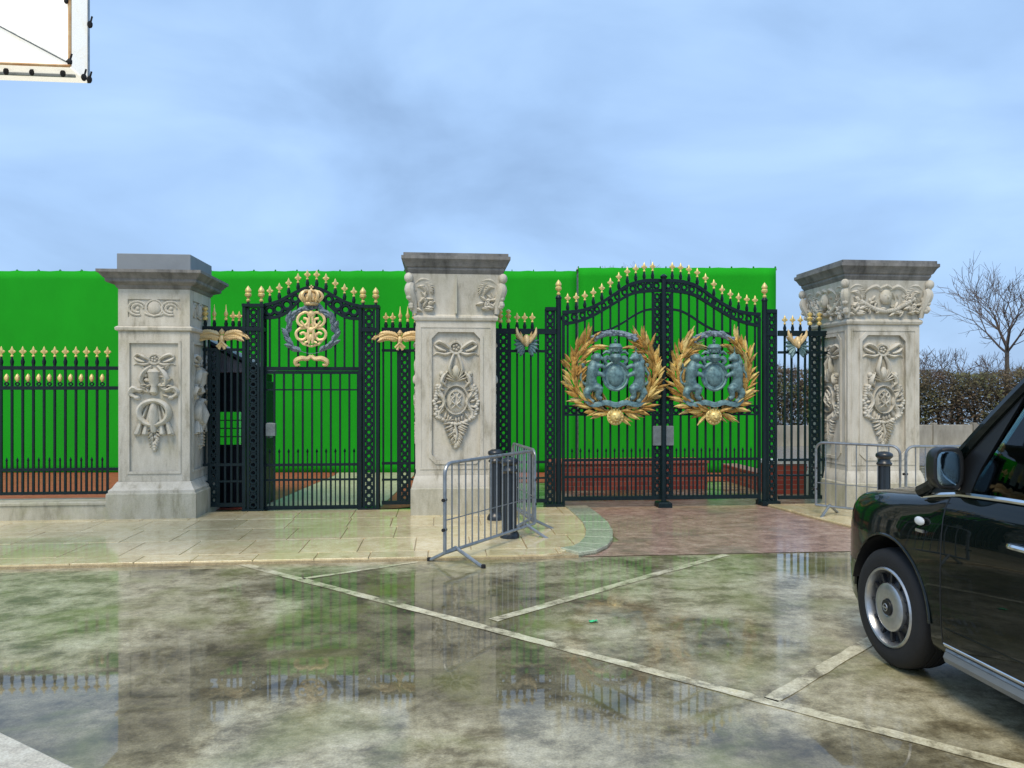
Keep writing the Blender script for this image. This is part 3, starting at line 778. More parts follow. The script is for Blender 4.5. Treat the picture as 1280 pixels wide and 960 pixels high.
# left of the pedestrian gate
t, a, e_ = side_panel(-3.13, -2.60, 'narrow railing panel with gold wings beside the torch carved pillar, hut behind it', None, None, None, None)
for i, x in enumerate((-.245,-.19,-.06,.02,.10,.18,.25)): vbar(t, x, .11 if i else .62, 2.43)
lattice(t, -.125, .12, 2.16, .095)
for x, me in ((-.235,stack_me),(-.12,spike_me),(.03,spike_me),(.12,fleur_me),(.20,fleur_me)):
    ob('stalk', stalk_me, t, (x,0,2.455)); finial(t, me, x, 2.56)
wings(t, -.01, 2.30, -.05, 1.25)
# right of the pedestrian gate
t, a, e_ = side_panel(-.80, -.31, 'narrow railing panel with gold wings between gate post and cartouche pillar', None, None, None, None)
for x in (-.225,-.12,-.03,.13,.20): vbar(t, x, .11, 2.43)
lattice(t, .06, .12, 2.16, .12)
for x, me in ((-.19,fleur_me),(-.10,fleur_me),(.0,spike_me),(.10,spike_me),(.20,fleur_me)):
    ob('stalk', stalk_me, t, (x,0,2.455)); finial(t, me, x, 2.56)
wings(t, .0, 2.30, -.05, 1.25)
# crest badge on main side panels
def badge(p, x, z, y):
    b = MB()
    for q in (-1,1):
        b.tube([(q*.02,0,-.02),(q*.07,-.02,.05),(q*.12,-.03,.12),(q*.135,-.03,.21)], [.022,.03,.026,.006], 7)
    b.ell((0,-.03,.03),(.05,.05,.085),10,7); b.ell((0,-.07,-.01),(.028,.03,.05),8,6)
    o = b.build('crest_badge', M['palegold'], p); o.location = (x,y,z); o['label'] = 'small gold and blue horned crest'
    for q in (-1,1):
        for k in range(5): ob('leaf', pleaf_me, o, (q*.03,-.01*k,-.0-.015*k), (0,q*R(75+20*k),0), (1.1,1,1.0))
        for k in range(3): ob('feather', feather_me, o, (q*.05,.01,.02), (0,q*R(12+18*k),0), (.8,1,.75))
t, a, e_ = side_panel(.68, 1.42, 'railing panel with horned crest between cartouche pillar and main gate post', None, None, None, None)
for x in (-.30,-.115,-.02,.075,.17,.27): vbar(t, x, .11, 2.43)
lattice(t, -.205, .12, 2.40, .13)
for x in (-.25,-.14): ob('stalk', stalk_me, t, (x,0,2.455)); finial(t, stack_me, x, 2.56)
for x in (-.02,.085,.19): ob('stalk', stalk_me, t, (x,0,2.455)); finial(t, fleur_me, x, 2.575)
badge(t, .10, 2.27, -.05)
t, a, e_ = side_panel(4.74, 5.47, 'railing panel with horned crest between main gate post and swag capital pillar', None, None, None, None)
for x in (-.27,-.17,-.07,.03,.30): vbar(t, x, .11, 2.43)
lattice(t, .17, .12, 2.40, .13)
for x in (-.27,-.155,-.04): ob('stalk', stalk_me, t, (x,0,2.455)); finial(t, fleur_me, x, 2.575)
for x in (.10,.24): ob('stalk', stalk_me, t, (x,0,2.455)); finial(t, stack_me, x, 2.56)
badge(t, -.12, 2.27, -.05)

# ---- posts
def ped_post(x, label):
    t = thing('gate_post', (x,GY,0), label, 'gate post', 'iron gate posts')
    for q in (-1,1):
        for yy in (-.09,.09): vbar(t, q*.115, .0, 2.76, yy, 1.6)
        finial(t, urn_me, q*.085, 2.82)
        MB().lathe([(.03,2.74),(.022,2.77),(.016,2.80)], 10, (q*.085,0,0)).build('finial_base', M['iron'], t)
    lattice(t, 0, .06, 2.70, .13, -.075)
    rail(t, -.14, .14, .03, .06, .24, name='base_plate'); rail(t, -.14, .14, 2.74, .04, .24, name='top_plate'); rail(t, -.13, .13, 2.43, .05, .21, name='collar')
ped_post(-2.465, 'lattice iron post beside dark hut with two gilt urn finials')
ped_post(-.965, 'lattice iron post between pedestrian gate and narrow winged panel, two gilt urns')
def main_post(x, q, label):
    t = thing('gate_post', (x,GY,0), label, 'gate post', 'iron gate posts')
    ob('pole', pole_me, t, (0,-.02,0), None, (1.15,1.15,2.90)); finial(t, urn_me, 0, 2.955, -.02)
    MB().lathe([(.045,2.88),(.045,2.90),(.022,2.93)], 12, (0,-.02,0)).build('finial_base', M['iron'], t)
    lattice(t, -q*.115, .07, 2.74, .115)
    rail(t, min(-q*.19,q*.07), max(-q*.19,q*.07), .035, .07, .24, name='base_plate'); rail(t, min(-q*.18,-q*.03), max(-q*.18,-q*.03), 2.74, .05, .07, name='top_plate')
    rail(t, min(-q*.18,-q*.03), max(-q*.18,-q*.03), 2.43, .07, .06, name='collar')
main_post(1.60, 1, 'main gate hinge post with gilt urn next to the cartouche pillar panel')
main_post(4.53, -1, 'main gate hinge post with gilt urn next to the swag pillar panel')

# ---- pedestrian gate and its overthrow
t = thing('gate_overthrow', (-1.72,GY,0), 'arched iron overthrow with crown, cypher and blue grey wreath above pedestrian gate', 'overthrow')
hw = .62
up = interp([(-hw,2.755),(-.45,2.80),(-.3,2.88),(-.15,2.96),(0,3.0),(.15,2.96),(.3,2.88),(.45,2.80),(hw,2.755)])
lo = interp([(-hw,2.585),(-.45,2.60),(-.3,2.68),(-.15,2.83),(0,2.87),(.15,2.83),(.3,2.68),(.45,2.60),(hw,2.585)])
curverail(t, up, -hw, hw, .022); curverail(t, lo, -hw, hw, .022)
for i in range(11):
    x = -.55+.11*i
    z = (up(x)+lo(x))/2; h = (up(x)-lo(x)-.03)/.106
    ob('ring', ring_me, t, (x,0,z), None, (h,1.2,h))
for i in range(10):
    x = -.55+.122*i
    vbar(t, x, 1.93, lo(x)); ob('stalk', stalk_me, t, (x,0,up(x)+.015)); finial(t, fleur_me, x, up(x)+.13)
rail(t, -hw, hw, 1.91, .05, .06, name='transom')
# crown
b = MB(); b.lathe([(.085,-.05),(.10,-.03),(.095,-.01),(.085,.0)], 14)
for i in range(8):
    a = 2*PI*i/8; b.tube([(.09*math.cos(a),.09*math.sin(a),0),(.145*math.cos(a),.145*math.sin(a),.07),(.10*math.cos(a),.10*math.sin(a),.135),(.0,0,.14)], [.02,.024,.02,.012], 6)
    b.ell((.10*math.cos(a+.39),.10*math.sin(a+.39),.03),(.022,.022,.03),6,4)
b.ell((0,0,.155),(.025,.025,.025),8,5); b.box(-.008,.008,-.01,.01,.17,.225); b.box(-.028,.028,-.01,.01,.19,.208)
b.ell((0,0,.06),(.09,.09,.075),10,6)
o = b.build('crown', M['palegold'], t); o.location = (0,-.06,2.795)
# wreath ring
wr = MB().torus((0,0,0), 1, .012, 30, 6, .315, .31).build('oval_wreath', M['bluegrey'], t); wr.location = (0,-.06,2.42)
rw = random.Random(4)
for i in range(64):
    a = 2*PI*i/64
    if R(250) < a < R(290): continue
    q = 1 if math.cos(a) >= 0 else -1
    d = a + q*PI/2 + rw.uniform(-.6,.6)
    ob('leaf', bleaf_me, wr, (.315*math.cos(a)+rw.uniform(-.02,.02),-.015*rw.random(),.31*math.sin(a)), (rw.uniform(-.3,.3),PI/2-d,0), (1.15,1.2,.9))
# cypher: interlaced gilt letters
b = MB()
def band(pts, r=.020, y=0): b.tube([(x,y-.012*((i//3)%2),z) for i,(x,z) in enumerate(pts)], r, 6, flat=.7)
for q in (-1,1):
    band([(q*(.01+.0),.20),(q*.08,.215),(q*.155,.17),(q*.175,.09),(q*.12,.035),(q*.05,.06),(q*.045,.12),(q*.10,.135)])
    band([(q*.0,.06),(q*.07,.01),(q*.145,.0),(q*.195,-.06),(q*.17,-.135),(q*.10,-.15),(q*.06,-.10),(q*.10,-.055),(q*.14,-.075)])
    band([(q*.025,.22),(q*.02,.10),(q*.035,.0),(q*.03,-.10),(q*.02,-.20)], .016, -.02)
    band([(q*.16,-.14),(q*.10,-.205),(q*.0,-.235)], .018)
    band([(q*.0,-.03),(q*.06,-.08),(q*.03,-.16),(q*.08,-.19)], .015, -.02)
    band([(q*.13,.10),(q*.07,.02),(q*.0,-.02)], .016, -.025)
b.ell((0,-.01,.19),(.055,.03,.05),10,6); b.ell((0,-.01,-.02),(.045,.03,.045),8,6); b.ell((0,-.02,-.12),(.035,.03,.05),8,6)
o = b.build('royal_cypher', M['palegold'], t); o.location = (0,-.075,2.44)
b = MB()
for q in (-1,1): b.tube([(0,0,.06),(q*.05,-.01,.02),(q*.13,-.02,.025),(q*.20,-.01,-.01),(q*.195,0,-.06),(q*.145,0,-.055)], [.025,.03,.035,.034,.026,.014], 7)
o = b.build('gilt_scroll', M['palegold'], t); o.location = (0,-.06,2.02)

t = thing('pedestrian_gate', (-1.72,GY,0), 'closed iron pedestrian gate of thin vertical bars below the crowned cypher', 'gate')
for z, h in ((1.86,.04),(.63,.035),(.43,.025),(.06,.05)): rail(t, -.60, .60, z, h, .035)
rail(t, -.60, .60, 1.63, .02, .02)
for q in (-1,1): vbar(t, q*.61, .03, 1.88, 0, 1.6)
for i in range(9):
    x = -.49+.1225*i; vbar(t, x, .06, 1.86)
for i in range(10): ob('dog_bar', dog(.79), t, (-.551+.1225*i,0,.06))
MB().cbox(-.06,.06,-.05,.04,.0,.17,.01).build('lock_box', M['lock'], t).location = (-.53,-.01,1.02)

# ---- main gate leaves
up0 = [(0,2.695),(.20,2.71),(.36,2.75),(.55,2.84),(.72,2.95),(.90,3.07),(1.08,3.13),(1.24,3.15),(1.40,3.15)]
lo0 = [(0,2.535),(.20,2.57),(.40,2.64),(.60,2.75),(.80,2.87),(.98,2.965),(1.15,3.0),(1.40,3.015)]
th0 = [(0,2.42),(.45,2.42),(.65,2.46),(.85,2.56),(1.02,2.67),(1.18,2.74),(1.40,2.755)]
def lion(b, q):
    """rampant supporter facing the shield, q=-1 left"""
    X = lambda x: q*x
    b.tube([(X(.26),0,-.17),(X(.285),-.02,-.05),(X(.27),-.03,.06),(X(.25),-.03,.14)], [.075,.062,.072,.05], 10)
    b.ell((X(.225),-.05,.20),(.058,.055,.055),10,7); b.ell((X(.175),-.07,.185),(.03,.03,.024),8,6)
    b.tube([(X(.245),-.05,.10),(X(.17),-.06,.10),(X(.12),-.05,.07)], [.036,.028,.026], 8)
    b.tube([(X(.245),-.03,.02),(X(.17),-.05,.0),(X(.13),-.05,-.03)], [.036,.028,.026], 8)
    b.tube([(X(.25),-.02,-.15),(X(.19),-.05,-.17),(X(.215),-.04,-.26),(X(.165),-.05,-.29)], [.06,.045,.03,.026], 8)
    b.tube([(X(.29),0,-.16),(X(.34),-.02,-.22),(X(.30),-.01,-.30),(X(.25),-.03,-.325)], [.055,.045,.03,.026], 8)
    b.tube([(X(.32),0,-.12),(X(.385),0,-.10),(X(.40),0,.0),(X(.36),0,.06),(X(.39),0,.13)], [.022,.02,.018,.018,.03], 7)
def arms(p, x, y, z):
    b = MB(); b.prism([(-.125,.13),(-.06,.14),(0,.125),(.06,.14),(.125,.13),(.135,.0),(.11,-.09),(.06,-.155),(0,-.185),(-.06,-.155),(-.11,-.09),(-.135,0)], -.03, .03)
    b.ell((0,-.025,-.02),(.10,.035,.125),14,8)
    sh = b.build('coat_of_arms', M['patina'], p); sh.location = (x,y,z); sh.scale = (1.18,1.25,1.16); sh['label'] = 'blue green coat of arms with lion and unicorn'
    b = MB(); b.tube([(.145*math.cos(a)*1.0,-.03,-.02+.165*math.sin(a)) for a in [2*PI*i/24 for i in range(25)]], .018, 6)
    b.build('garter', M['patina'], sh)
    b = MB(); lion(b, -1)
    r_ = random.Random(2)
    for i in range(16): b.ell((-.25+r_.uniform(-.055,.04),-.03,.13+r_.uniform(-.07,.08)),(.03,.035,.035),6,5)
    lo_ = b.build('lion_supporter', M['patina'], sh)
    b = MB(); lion(b, 1); b.tube([(.235,-.05,.24),(.225,-.07,.36)], [.014,.003], 6); b.tube([(.275,-.02,.24),(.32,-.02,.15),(.315,-.02,.04)], [.03,.034,.012], 7)
    un_ = b.build('unicorn_supporter', M['patina'], sh)
    for o_ in (lo_, un_):
        md = o_.modifiers.new('fuse', 'REMESH'); md.mode = 'VOXEL'; md.voxel_size = .011; md.use_smooth_shade = True
    b = MB(); b.lathe([(.05,0),(.06,.02),(.075,.05),(.06,.09),(.0,.11)], 10, (0,-.02,.15))
    for q in (-1,1):
        b.tube([(q*.03,-.02,.17),(q*.10,-.02,.20),(q*.13,-.02,.16),(q*.10,-.02,.12)], [.02,.03,.03,.014], 7)
        b.tube([(q*.04,-.02,.25),(q*.11,-.02,.27),(q*.15,-.02,.24)], [.016,.022,.012], 6)
    b.build('helm_and_mantling', M['patina'], sh)
    b = MB(); b.lathe([(.06,.0),(.065,.02),(.085,.06),(.06,.10),(0,.11)], 12, (0,-.02,.26)); b.ell((0,-.02,.385),(.018,.018,.02),6,5); b.box(-.006,.006,-.025,-.015,.39,.43); b.box(-.02,.02,-.025,-.015,.40,.415)
    for i in range(6):
        a = PI*i/5; b.ell((.07*math.cos(a),-.02-.07*math.sin(a)*.8,.285),(.015,.015,.02),5,4)
    b.build('crown', M['patina'], sh)
    b = MB(); b.tube([(-.36,0,-.30),(-.26,-.03,-.36),(-.12,-.04,-.33),(0,-.04,-.36),(.12,-.04,-.33),(.26,-.03,-.36),(.36,0,-.30)], [.02,.034,.036,.036,.036,.034,.02], 6, flat=.5)
    b.build('motto_ribbon', M['patina'], sh)
    b = MB(); b.tube([(0,-.02,-.34),(0,-.02,-.52)], .009, 6); b.tube([(-.05,-.01,-.36),(-.03,-.01,-.45),(0,-.02,-.47),(.03,-.01,-.45),(.05,-.01,-.36)], .010, 6)
    b.build('pendant_chain', M['oldgold'], sh)
def main_leaf(x_hinge, q, label, seed, narrow):
    """q=+1 opens to the left post, runs towards +x"""
    t = thing('main_gate_leaf', (x_hinge,GY,0), label, 'gate', 'leaves of the main gates')
    wd = 1.42; X = lambda u: q*u
    fu, fl_, ft = interp(up0), interp(lo0), interp(th0)
    for f, r_ in ((fu,.024),(fl_,.022)):
        curverail(t, (lambda f_: (lambda x: f_(q*x)))(f), min(0,q*wd), max(0,q*wd), r_, 28)
    b_ = curverail(t, (lambda x: ft(q*x)), min(q*.45,q*wd), max(q*.45,q*wd), .016, 20)
    for z, h in ((.66,.035),(.43,.03),(.13,.055)): rail(t, min(0,X(wd)), max(0,X(wd)), z, h, .04)
    rail(t, min(0,X(wd)), max(0,X(wd)), 1.405, .025); rail(t, min(0,X(wd)), max(0,X(wd)), 1.285, .025)
    for i in range(12): ob('ring', ring_me, t, (X(.06+.105*i),0,1.345), None, (1,1,.95))
    vbar(t, X(.015), .03, 2.66, 0, 1.5)
    bars = [.075+.1195*i for i in range(11)]
    for u in bars:
        vbar(t, X(u), .13, fu(u)); ob('stalk', stalk_me, t, (X(u),0,fu(u)+.02)); finial(t, fleur_me, X(u), fu(u)+.15)
    for i in range(12): 
        u = .015+.1195*i
        if u < 1.25: ob('dog_bar', dog(.70), t, (X(u+.0),0,.13))
    i = 0; u = .04
    while u < 1.38:
        h = (fu(u)-fl_(u)-.03)/.106; z = (fu(u)+fl_(u))/2; ob('ring', ring_me, t, (X(u),0,z), None, (h*.9,1.2,h)); u += .096*h+.012
    lattice(t, X(1.335), .14, 2.98, .105)
    # lock plate
    MB().cbox(-.065,.065,-.035,.035,0,.27,.008).build('lock_plate', M['lock'], t, False).location = (X(1.33),-.02,.86)
    # wreath and arms
    cxw, czw = .715, 1.86; rx = .53*narrow; rz = .53
    wr_ = MB().tube([(rx*math.cos(a),0,rz*math.sin(a)) for a in [R(-90)+R(148)*i/24 for i in range(25)]], .02, 6)
    wr_.tube([(-rx*math.cos(a),0,rz*math.sin(a)) for a in [R(-90)+R(148)*i/24 for i in range(25)]], .02, 6)
    wr_ = wr_.build('gilt_wreath', M['oldgold'], t); wr_.location = (X(cxw),-.07,czw); wr_['label'] = 'aged gold leaf wreath'
    rg = random.Random(seed)
    for sd_ in (-1,1):
        for i in range(34):
            for lane in (-1,0,1):
                a = R(-84)+R(138)*i/33+rg.uniform(-.03,.03)
                rr = 1+lane*.085+rg.uniform(-.04,.04)
                px_, pz_ = sd_*rx*rr*math.cos(a), rz*rr*math.sin(a)
                d = a+PI/2 - lane*R(36) + rg.uniform(-.34,.34)          # direction of growth on the right side
                dx, dz = sd_*math.cos(d), math.sin(d)
                ang = math.atan2(dx, dz)
                ob('leaf', leaf_old if rg.random() < .6 else leaf_gold, wr_, (px_,-.02-.02*rg.random()-.02*(lane==0),pz_), (rg.uniform(-.5,.25),ang,0), (rg.uniform(.7,1.15),1.3,rg.uniform(.75,1.22)))
    b = MB(); pts = [(rx*.98*math.cos(a),-.02,rz*1.04*math.sin(a)) for a in [R(58)+R(64)*i/14 for i in range(15)]]
    b.tube(pts, .04, 8)
    for i in range(46):
        p_ = pts[rg.randrange(15)]; b.ell((p_[0]+rg.uniform(-.03,.03),p_[1]-.02+rg.uniform(-.02,.02),p_[2]+rg.uniform(-.035,.035)),(.028,.025,.022),6,4)
    b.build('garland', M['bluegrey'], wr_)
    b = MB(); b.lathe([(.115,0),(.118,-.02),(.10,-.035),(.085,-.03),(.08,-.05),(.05,-.085),(.0,-.10)], 18, axis='y')
    for i in range(14):
        a = 2*PI*i/14; b.ell((.093*math.cos(a),-.035,.093*math.sin(a)),(.018,.016,.018),6,4)
    for s_ in (-1,1): b.ell((s_*.028,-.085,.02),(.014,.012,.01),6,4); b.ell((s_*.06,-.05,.06),(.022,.02,.025),6,4)
    b.ell((0,-.10,-.015),(.022,.028,.022),8,5); b.ell((0,-.085,-.045),(.032,.025,.018),8,5)
    b.build('lion_mask', M['gold'], wr_).location = (0,-.03,-.60)
    arms(t, X(cxw), -.10, czw-.02)
main_leaf(1.655, 1, 'main gate leaf with round bushy gold wreath, hinged next to the cartouche pillar', 21, 1.06)
main_leaf(4.475, -1, 'main gate leaf with narrower gold wreath, hinged next to the swag pillar', 22, .94)
t = thing('centre_stop_post', (3.065,GY-.03,0), 'slim round iron post on a foot where the main gate leaves meet', 'post')
ob('pole', pole_me, t, (0,-.03,0), None, (1.1,1.1,3.18)); MB().cbox(-.095,.095,-.12,.10,0,.08,.015).build('foot', M['iron'], t, False)
MB().lathe([(.036,3.17),(.05,3.19),(.05,3.205),(.02,3.23),(0,3.235)], 12, (0,-.03,0)).build('pole_cap', M['iron'], t)

# ------------------------------------------------------------------ guard hut
t = thing('guard_hut', (-3.29,11.18,0), 'dark blue wooden guard hut with small paned window behind the narrow railing', 'hut')
def wallwin(y0, y1, x0, x1, h, wx0, wx1, wz0, wz1):
    b = MB(); b.ringframe([(x0,0),(x1,0),(x1,h),(x0,h)], [(wx0,wz0),(wx1,wz0),(wx1,wz1),(wx0,wz1)], y0, y1); return b
HD = .40
wallwin(-HD,-HD+.05,-.85,.78,1.86,.24,.56,.86,1.34).build('front_wall', M['hut'], t, False)
wallwin(HD-.05,HD,-.85,.78,1.86,-.10,.52,.70,1.46).build('back_wall', M['hut'], t, False)
for x in (-.85,.73): MB().box(x,x+.05,-HD+.052,HD-.052,0,1.86).build('side_wall', M['hut'], t, False)
w_ = MB().ringframe([(.22,.84),(.58,.84),(.58,1.36),(.22,1.36)], [(.255,.875),(.545,.875),(.545,1.325),(.255,1.325)], -HD-.025, -HD+.02).build('window_frame', M['hut'], t, False)
MB().box(.394,.407,-HD-.015,-HD+.01,.875,1.325).build('glazing_bar', M['hut'], w_, False)
for z in (.985,1.10,1.21): MB().box(.255,.545,-HD-.013,-HD+.008,z-.007,z+.007).build('glazing_bar', M['hut'], w_, False)
MB().box(.255,.545,-HD-.003,-HD,.875,1.325).build('pane', M['hutglass'], w_, False)
b = MB(); b.prism([(-.93,1.87),(.86,1.87),(.86,1.90),(-.06,2.38),(-.93,1.90)], -HD-.06, HD+.06); b.build('roof', M['hutroof'], t, False)
for x in (.88,-.95): MB().tube([(x,-HD-.09,1.87),(-.06,-HD-.09,2.37)], .035, 4).build('bargeboard', M['hut'], t)
MB().cbox(-.05,.05,-.08,.08,0,.22,.01).build('switch_box', M['lock'], t, False).location = (.835,-.12,.95)
MB().cbox(-.025,.025,-.28,.28,0,1.75,.01).build('door', M['hut'], t, False).location = (.807,.05,0)

# ------------------------------------------------------------------ brick planters
t = thing('brick_planter', (3.06,12.45,0), 'low red brick planter running behind the main gates', 'planter')
MB().box(-1.29,1.29,-.32,.32,0,.43).build('brick_wall', M['brick'], t, False); MB().cbox(-1.31,1.31,-.34,.34,.432,.47,.008).build('coping', M['brick'], t, False)
t = thing('brick_wall', (5.40,12.4,0), 'short red brick wall with white coping behind the railing panel', 'wall')
MB().box(-.31,.31,-.95,-.62,0,.47).build('pier', M['brick'], t, False); MB().cbox(-.325,.325,-.965,-.605,.472,.53,.01).build('coping', M['coping'], t, False)
MB().box(-.31,-.06,-.60,1.0,0,.26).build('wing', M['brick'], t, False); MB().cbox(-.325,-.045,-.60,1.01,.262,.30,.008).build('wing_coping', M['brick'], t, False)

# ------------------------------------------------------------------ green screens
def screen(p0, p1, h, label, seed, lift=.0):
    p0 = Vector((*p0,0)); p1 = Vector((*p1,0)); d = p1-p0; Ls = d.length; rz = math.atan2(d.y,d.x)
    t = thing('green_screen', ((p0+p1)/2)[:], label, 'screen', None, rz)
    nx = int(Ls/.16); nz = 24; b = MB(); vs = []; fs = []
    for i in range(nx+1):
        x = -Ls/2+Ls*i/nx
        sag = .014*abs(math.sin(x*PI/.42))
        for j in range(nz+1):
            u = j/nz; z = -.01+(h+.01-sag)*u
            y = .022*mnoise.noise((x*.9,z*.5,seed))+.010*mnoise.noise((x*3,z*1.2,seed+4))*u
            vs.append((x,y,z))
    for i in range(nx):
        for j in range(nz): fs.append((i*(nz+1)+j,(i+1)*(nz+1)+j,(i+1)*(nz+1)+j+1,i*(nz+1)+j+1))
    b.add(vs, fs); c = b.build('green_cloth', M['green'], t, ang=80)
    md = c.modifiers.new('thickness','SOLIDIFY'); md.thickness = .006
    MB().tube([(-Ls/2-.03,.06,h-.03),(Ls/2+.03,.06,h-.03)], .024, 8).build('top_rail', M['steel'], t)
    k = int(Ls/.42)
    tie = meshm(MB().torus((0,0,0),.03,.010,8,5), 'cloth_tie', M['greenrail'])
    for i in range(k+1): ob('cloth_tie', tie, t, (-Ls/2+Ls*i/k,.035,h-.01), (0,0,PI/2))
    m_ = max(2,int(Ls/2.4))
    for i in range(m_+1):
        x = -Ls/2+Ls*i/m_
        MB().tube([(x,.10,0),(x,.10,h)], .028, 8).build('scaffold_post', M['steel'], t); MB().tube([(x,.10,h*.7),(x,1.5,0.02)], .024, 8).build('scaffold_brace', M['steel'], t)
    return t
screen((-16,16.55), (2.66,14.84), 4.0, 'long bright green cloth screen behind pillars and pedestrian gate', 3)
screen((2.69,14.80), (6.57,14.45), 4.06, 'shorter bright green cloth screen behind the main gates', 8)

# ------------------------------------------------------------------ crowd barriers and bollards
def barrier(p, q, label, h=.95, nb=None):
    p = Vector((*p,0)); q = Vector((*q,0)); d = q-p; Lb = d.length; rz = math.atan2(d.y,d.x)
    t = thing('crowd_barrier', ((p+q)/2)[:], label, 'barrier', 'galvanised crowd barriers', rz)
    r_, c, zb, hl = .017, .10, .14, Lb/2
    pts = []
    for cx, cz, a0 in ((-hl+c,zb+.03,180),(-hl+c,h-c,180),(hl-c,h-c,90),(hl-c,zb+.03,0)):
        if cz > .3:
            pts += [(cx+c*math.cos(R(a0-90*i/5)),0,cz+c*math.sin(R(a0-90*i/5))) for i in range(6)]
        else: pts.append((cx+(-c if cx < 0 else c),0,zb))
    pts.append(pts[0])
    MB().tube(pts, r_, 8).build('frame', M['steel'], t)
    n = nb or int((Lb-.1)/.105)
    me = meshm(MB().lathe([(.0075,zb),(.0075,h)], 6), 'upright_bar', M['steel'])
    for i in range(1,n): ob('upright_bar', me, t, (-hl+Lb*i/n,0,0))
    for s in (-1,1):
        x = s*(hl-.18)
        MB().tube([(x,-.30,.015),(x,-.26,.025),(x,-.02,zb+.005),(x,.02,zb+.005),(x,.26,.025),(x,.30,.015)], .017, 7).build('foot', M['steel'], t)
        for yy in (-.30,.30): MB().lathe([(.022,0),(.022,.03),(.012,.035)], 8, (x,yy,0)).build('foot_pad', M['rubber'], t)
    for z in (.35,.62): MB().tube([(-hl-.035,0,z),(-hl+.02,0,z)], .016, 6).build('coupling_hook', M['rubber'], t)
    for z in (.43,): MB().tube([(-hl+.01,.012,z),(hl-.01,.012,z)], .006, 5).build('mid_wire', M['steel'], t)
    return t
barrier((.03,6.92), (1.02,8.36), 'galvanised crowd barrier angled across pavement in front of two bollards')
barrier((1.04,8.44), (.90,9.62), 'galvanised crowd barrier standing end on beside the cartouche pillar')
barrier((4.82,9.42), (5.46,8.62), 'galvanised crowd barrier in front of the swag capital pillar')
barrier((5.52,8.60), (7.5,8.42), 'galvanised crowd barrier partly hidden behind the taxi mirror')
def bollard(x, y, label):
    t = thing('bollard', (x,y,.034), label, 'bollard', 'black iron bollards')
    MB().lathe([(.105,0),(.105,.03),(.09,.06),(.078,.075),(.070,.10),(.066,.70)], 16).build('shaft', M['black'], t)
    MB().lathe([(.068,.695),(.085,.71),(.088,.725),(.07,.745),(.066,.775),(.092,.80),(.097,.82),(.09,.84),(.055,.862),(0,.868)], 16).build('cap', M['black'], t)
    for k in range(6):
        a = PI*k/3
        MB().tube([(.068*math.cos(a),.068*math.sin(a),.10),(.066*math.cos(a),.066*math.sin(a),.69)], .008, 5).build('flute', M['black'], t)
bollard(.73, 8.14, 'black bollard standing in front of its twin beside the angled barrier')
bollard(.66, 9.30, 'black bollard close to the cartouche pillar foot, behind another bollard')
bollard(5.20, 8.52, 'black bollard with flared head in front of the swag capital pillar')

# ------------------------------------------------------------------ taxi
TX = thing('black_taxi', (3.505,2.54,0), 'glossy black taxi cab with chrome trim parked on the bay line', 'taxi')
HL = 2.43
def loc(l): return HL-l
Wt = interp([(0,.60),(.03,.68),(.08,.745),(.16,.805),(.30,.862),(.50,.90),(.75,.925),(1.1,.935),(1.6,.937),(3.6,.937),(4.2,.92),(4.55,.88),(4.75,.82),(4.86,.72)])
Zt = interp([(0,.80),(.04,.875),(.12,.925),(.25,.965),(.5,1.0),(.8,1.03),(1.1,1.07),(1.25,1.11),(1.6,1.13),(2.4,1.15),(3.6,1.16),(4.4,1.16),(4.7,1.13),(4.86,1.05)])
Zb = interp([(0,.36),(.06,.26),(.2,.22),(.5,.21),(4.4,.21),(4.7,.26),(4.86,.38)])
SEC = [(0,0),(.5,0),(.82,0),(.93,.015),(.965,.05),(.985,.10),(.995,.20),(1.0,.34),(1.0,.48),(.998,.62),(.993,.73),(.983,.82),(.966,.89),(.938,.94),(.90,.972),(.84,.99),(.74,1.0),(.5,1.025),(0,1.04)]
def S(l, k, s, off=0):
    ws, zs = SEC[k]; W_, zb, zt = Wt(l), Zb(l), Zt(l)
    return (s*(ws*W_+off), loc(l), zb+(zt-zb)*zs)
stations = [0,.015,.03,.055,.08,.12,.16,.22,.30,.4,.5,.62,.75,.9,1.05,1.15,1.25,1.4,1.6,1.9,2.3,2.8,3.2,3.6,3.9,4.2,4.4,4.55,4.68,4.77,4.83,4.86]
K = len(SEC)
b = MB(); vs = []; fs = []
ring = [(k,-1) for k in range(K)] + [(k,1) for k in range(K-2,0,-1)]
for l in stations: vs += [S(l,k,s) for k,s in ring]
m_ = len(ring)
for i in range(len(stations)-1):
    for j in range(m_): fs.append((i*m_+j,i*m_+(j+1)%m_,(i+1)*m_+(j+1)%m_,(i+1)*m_+j))
fs += [tuple(range(m_)), tuple((len(stations)-1)*m_+j for j in range(m_-1,-1,-1))]
b.add(vs, fs); body = b.build('body', M['paint'], TX, ang=45)
# wheel arch cut
FW, RW, WR = .755, 3.83, .342
bm_ = MB()
for l in (FW,RW):
    for s in (-1,1): bm_.lathe([(.415,.60*s),(.415,1.2*s)], 40, (0,loc(l),WR+.005), axis='x')
cutme = bm_.mesh('cut', False)
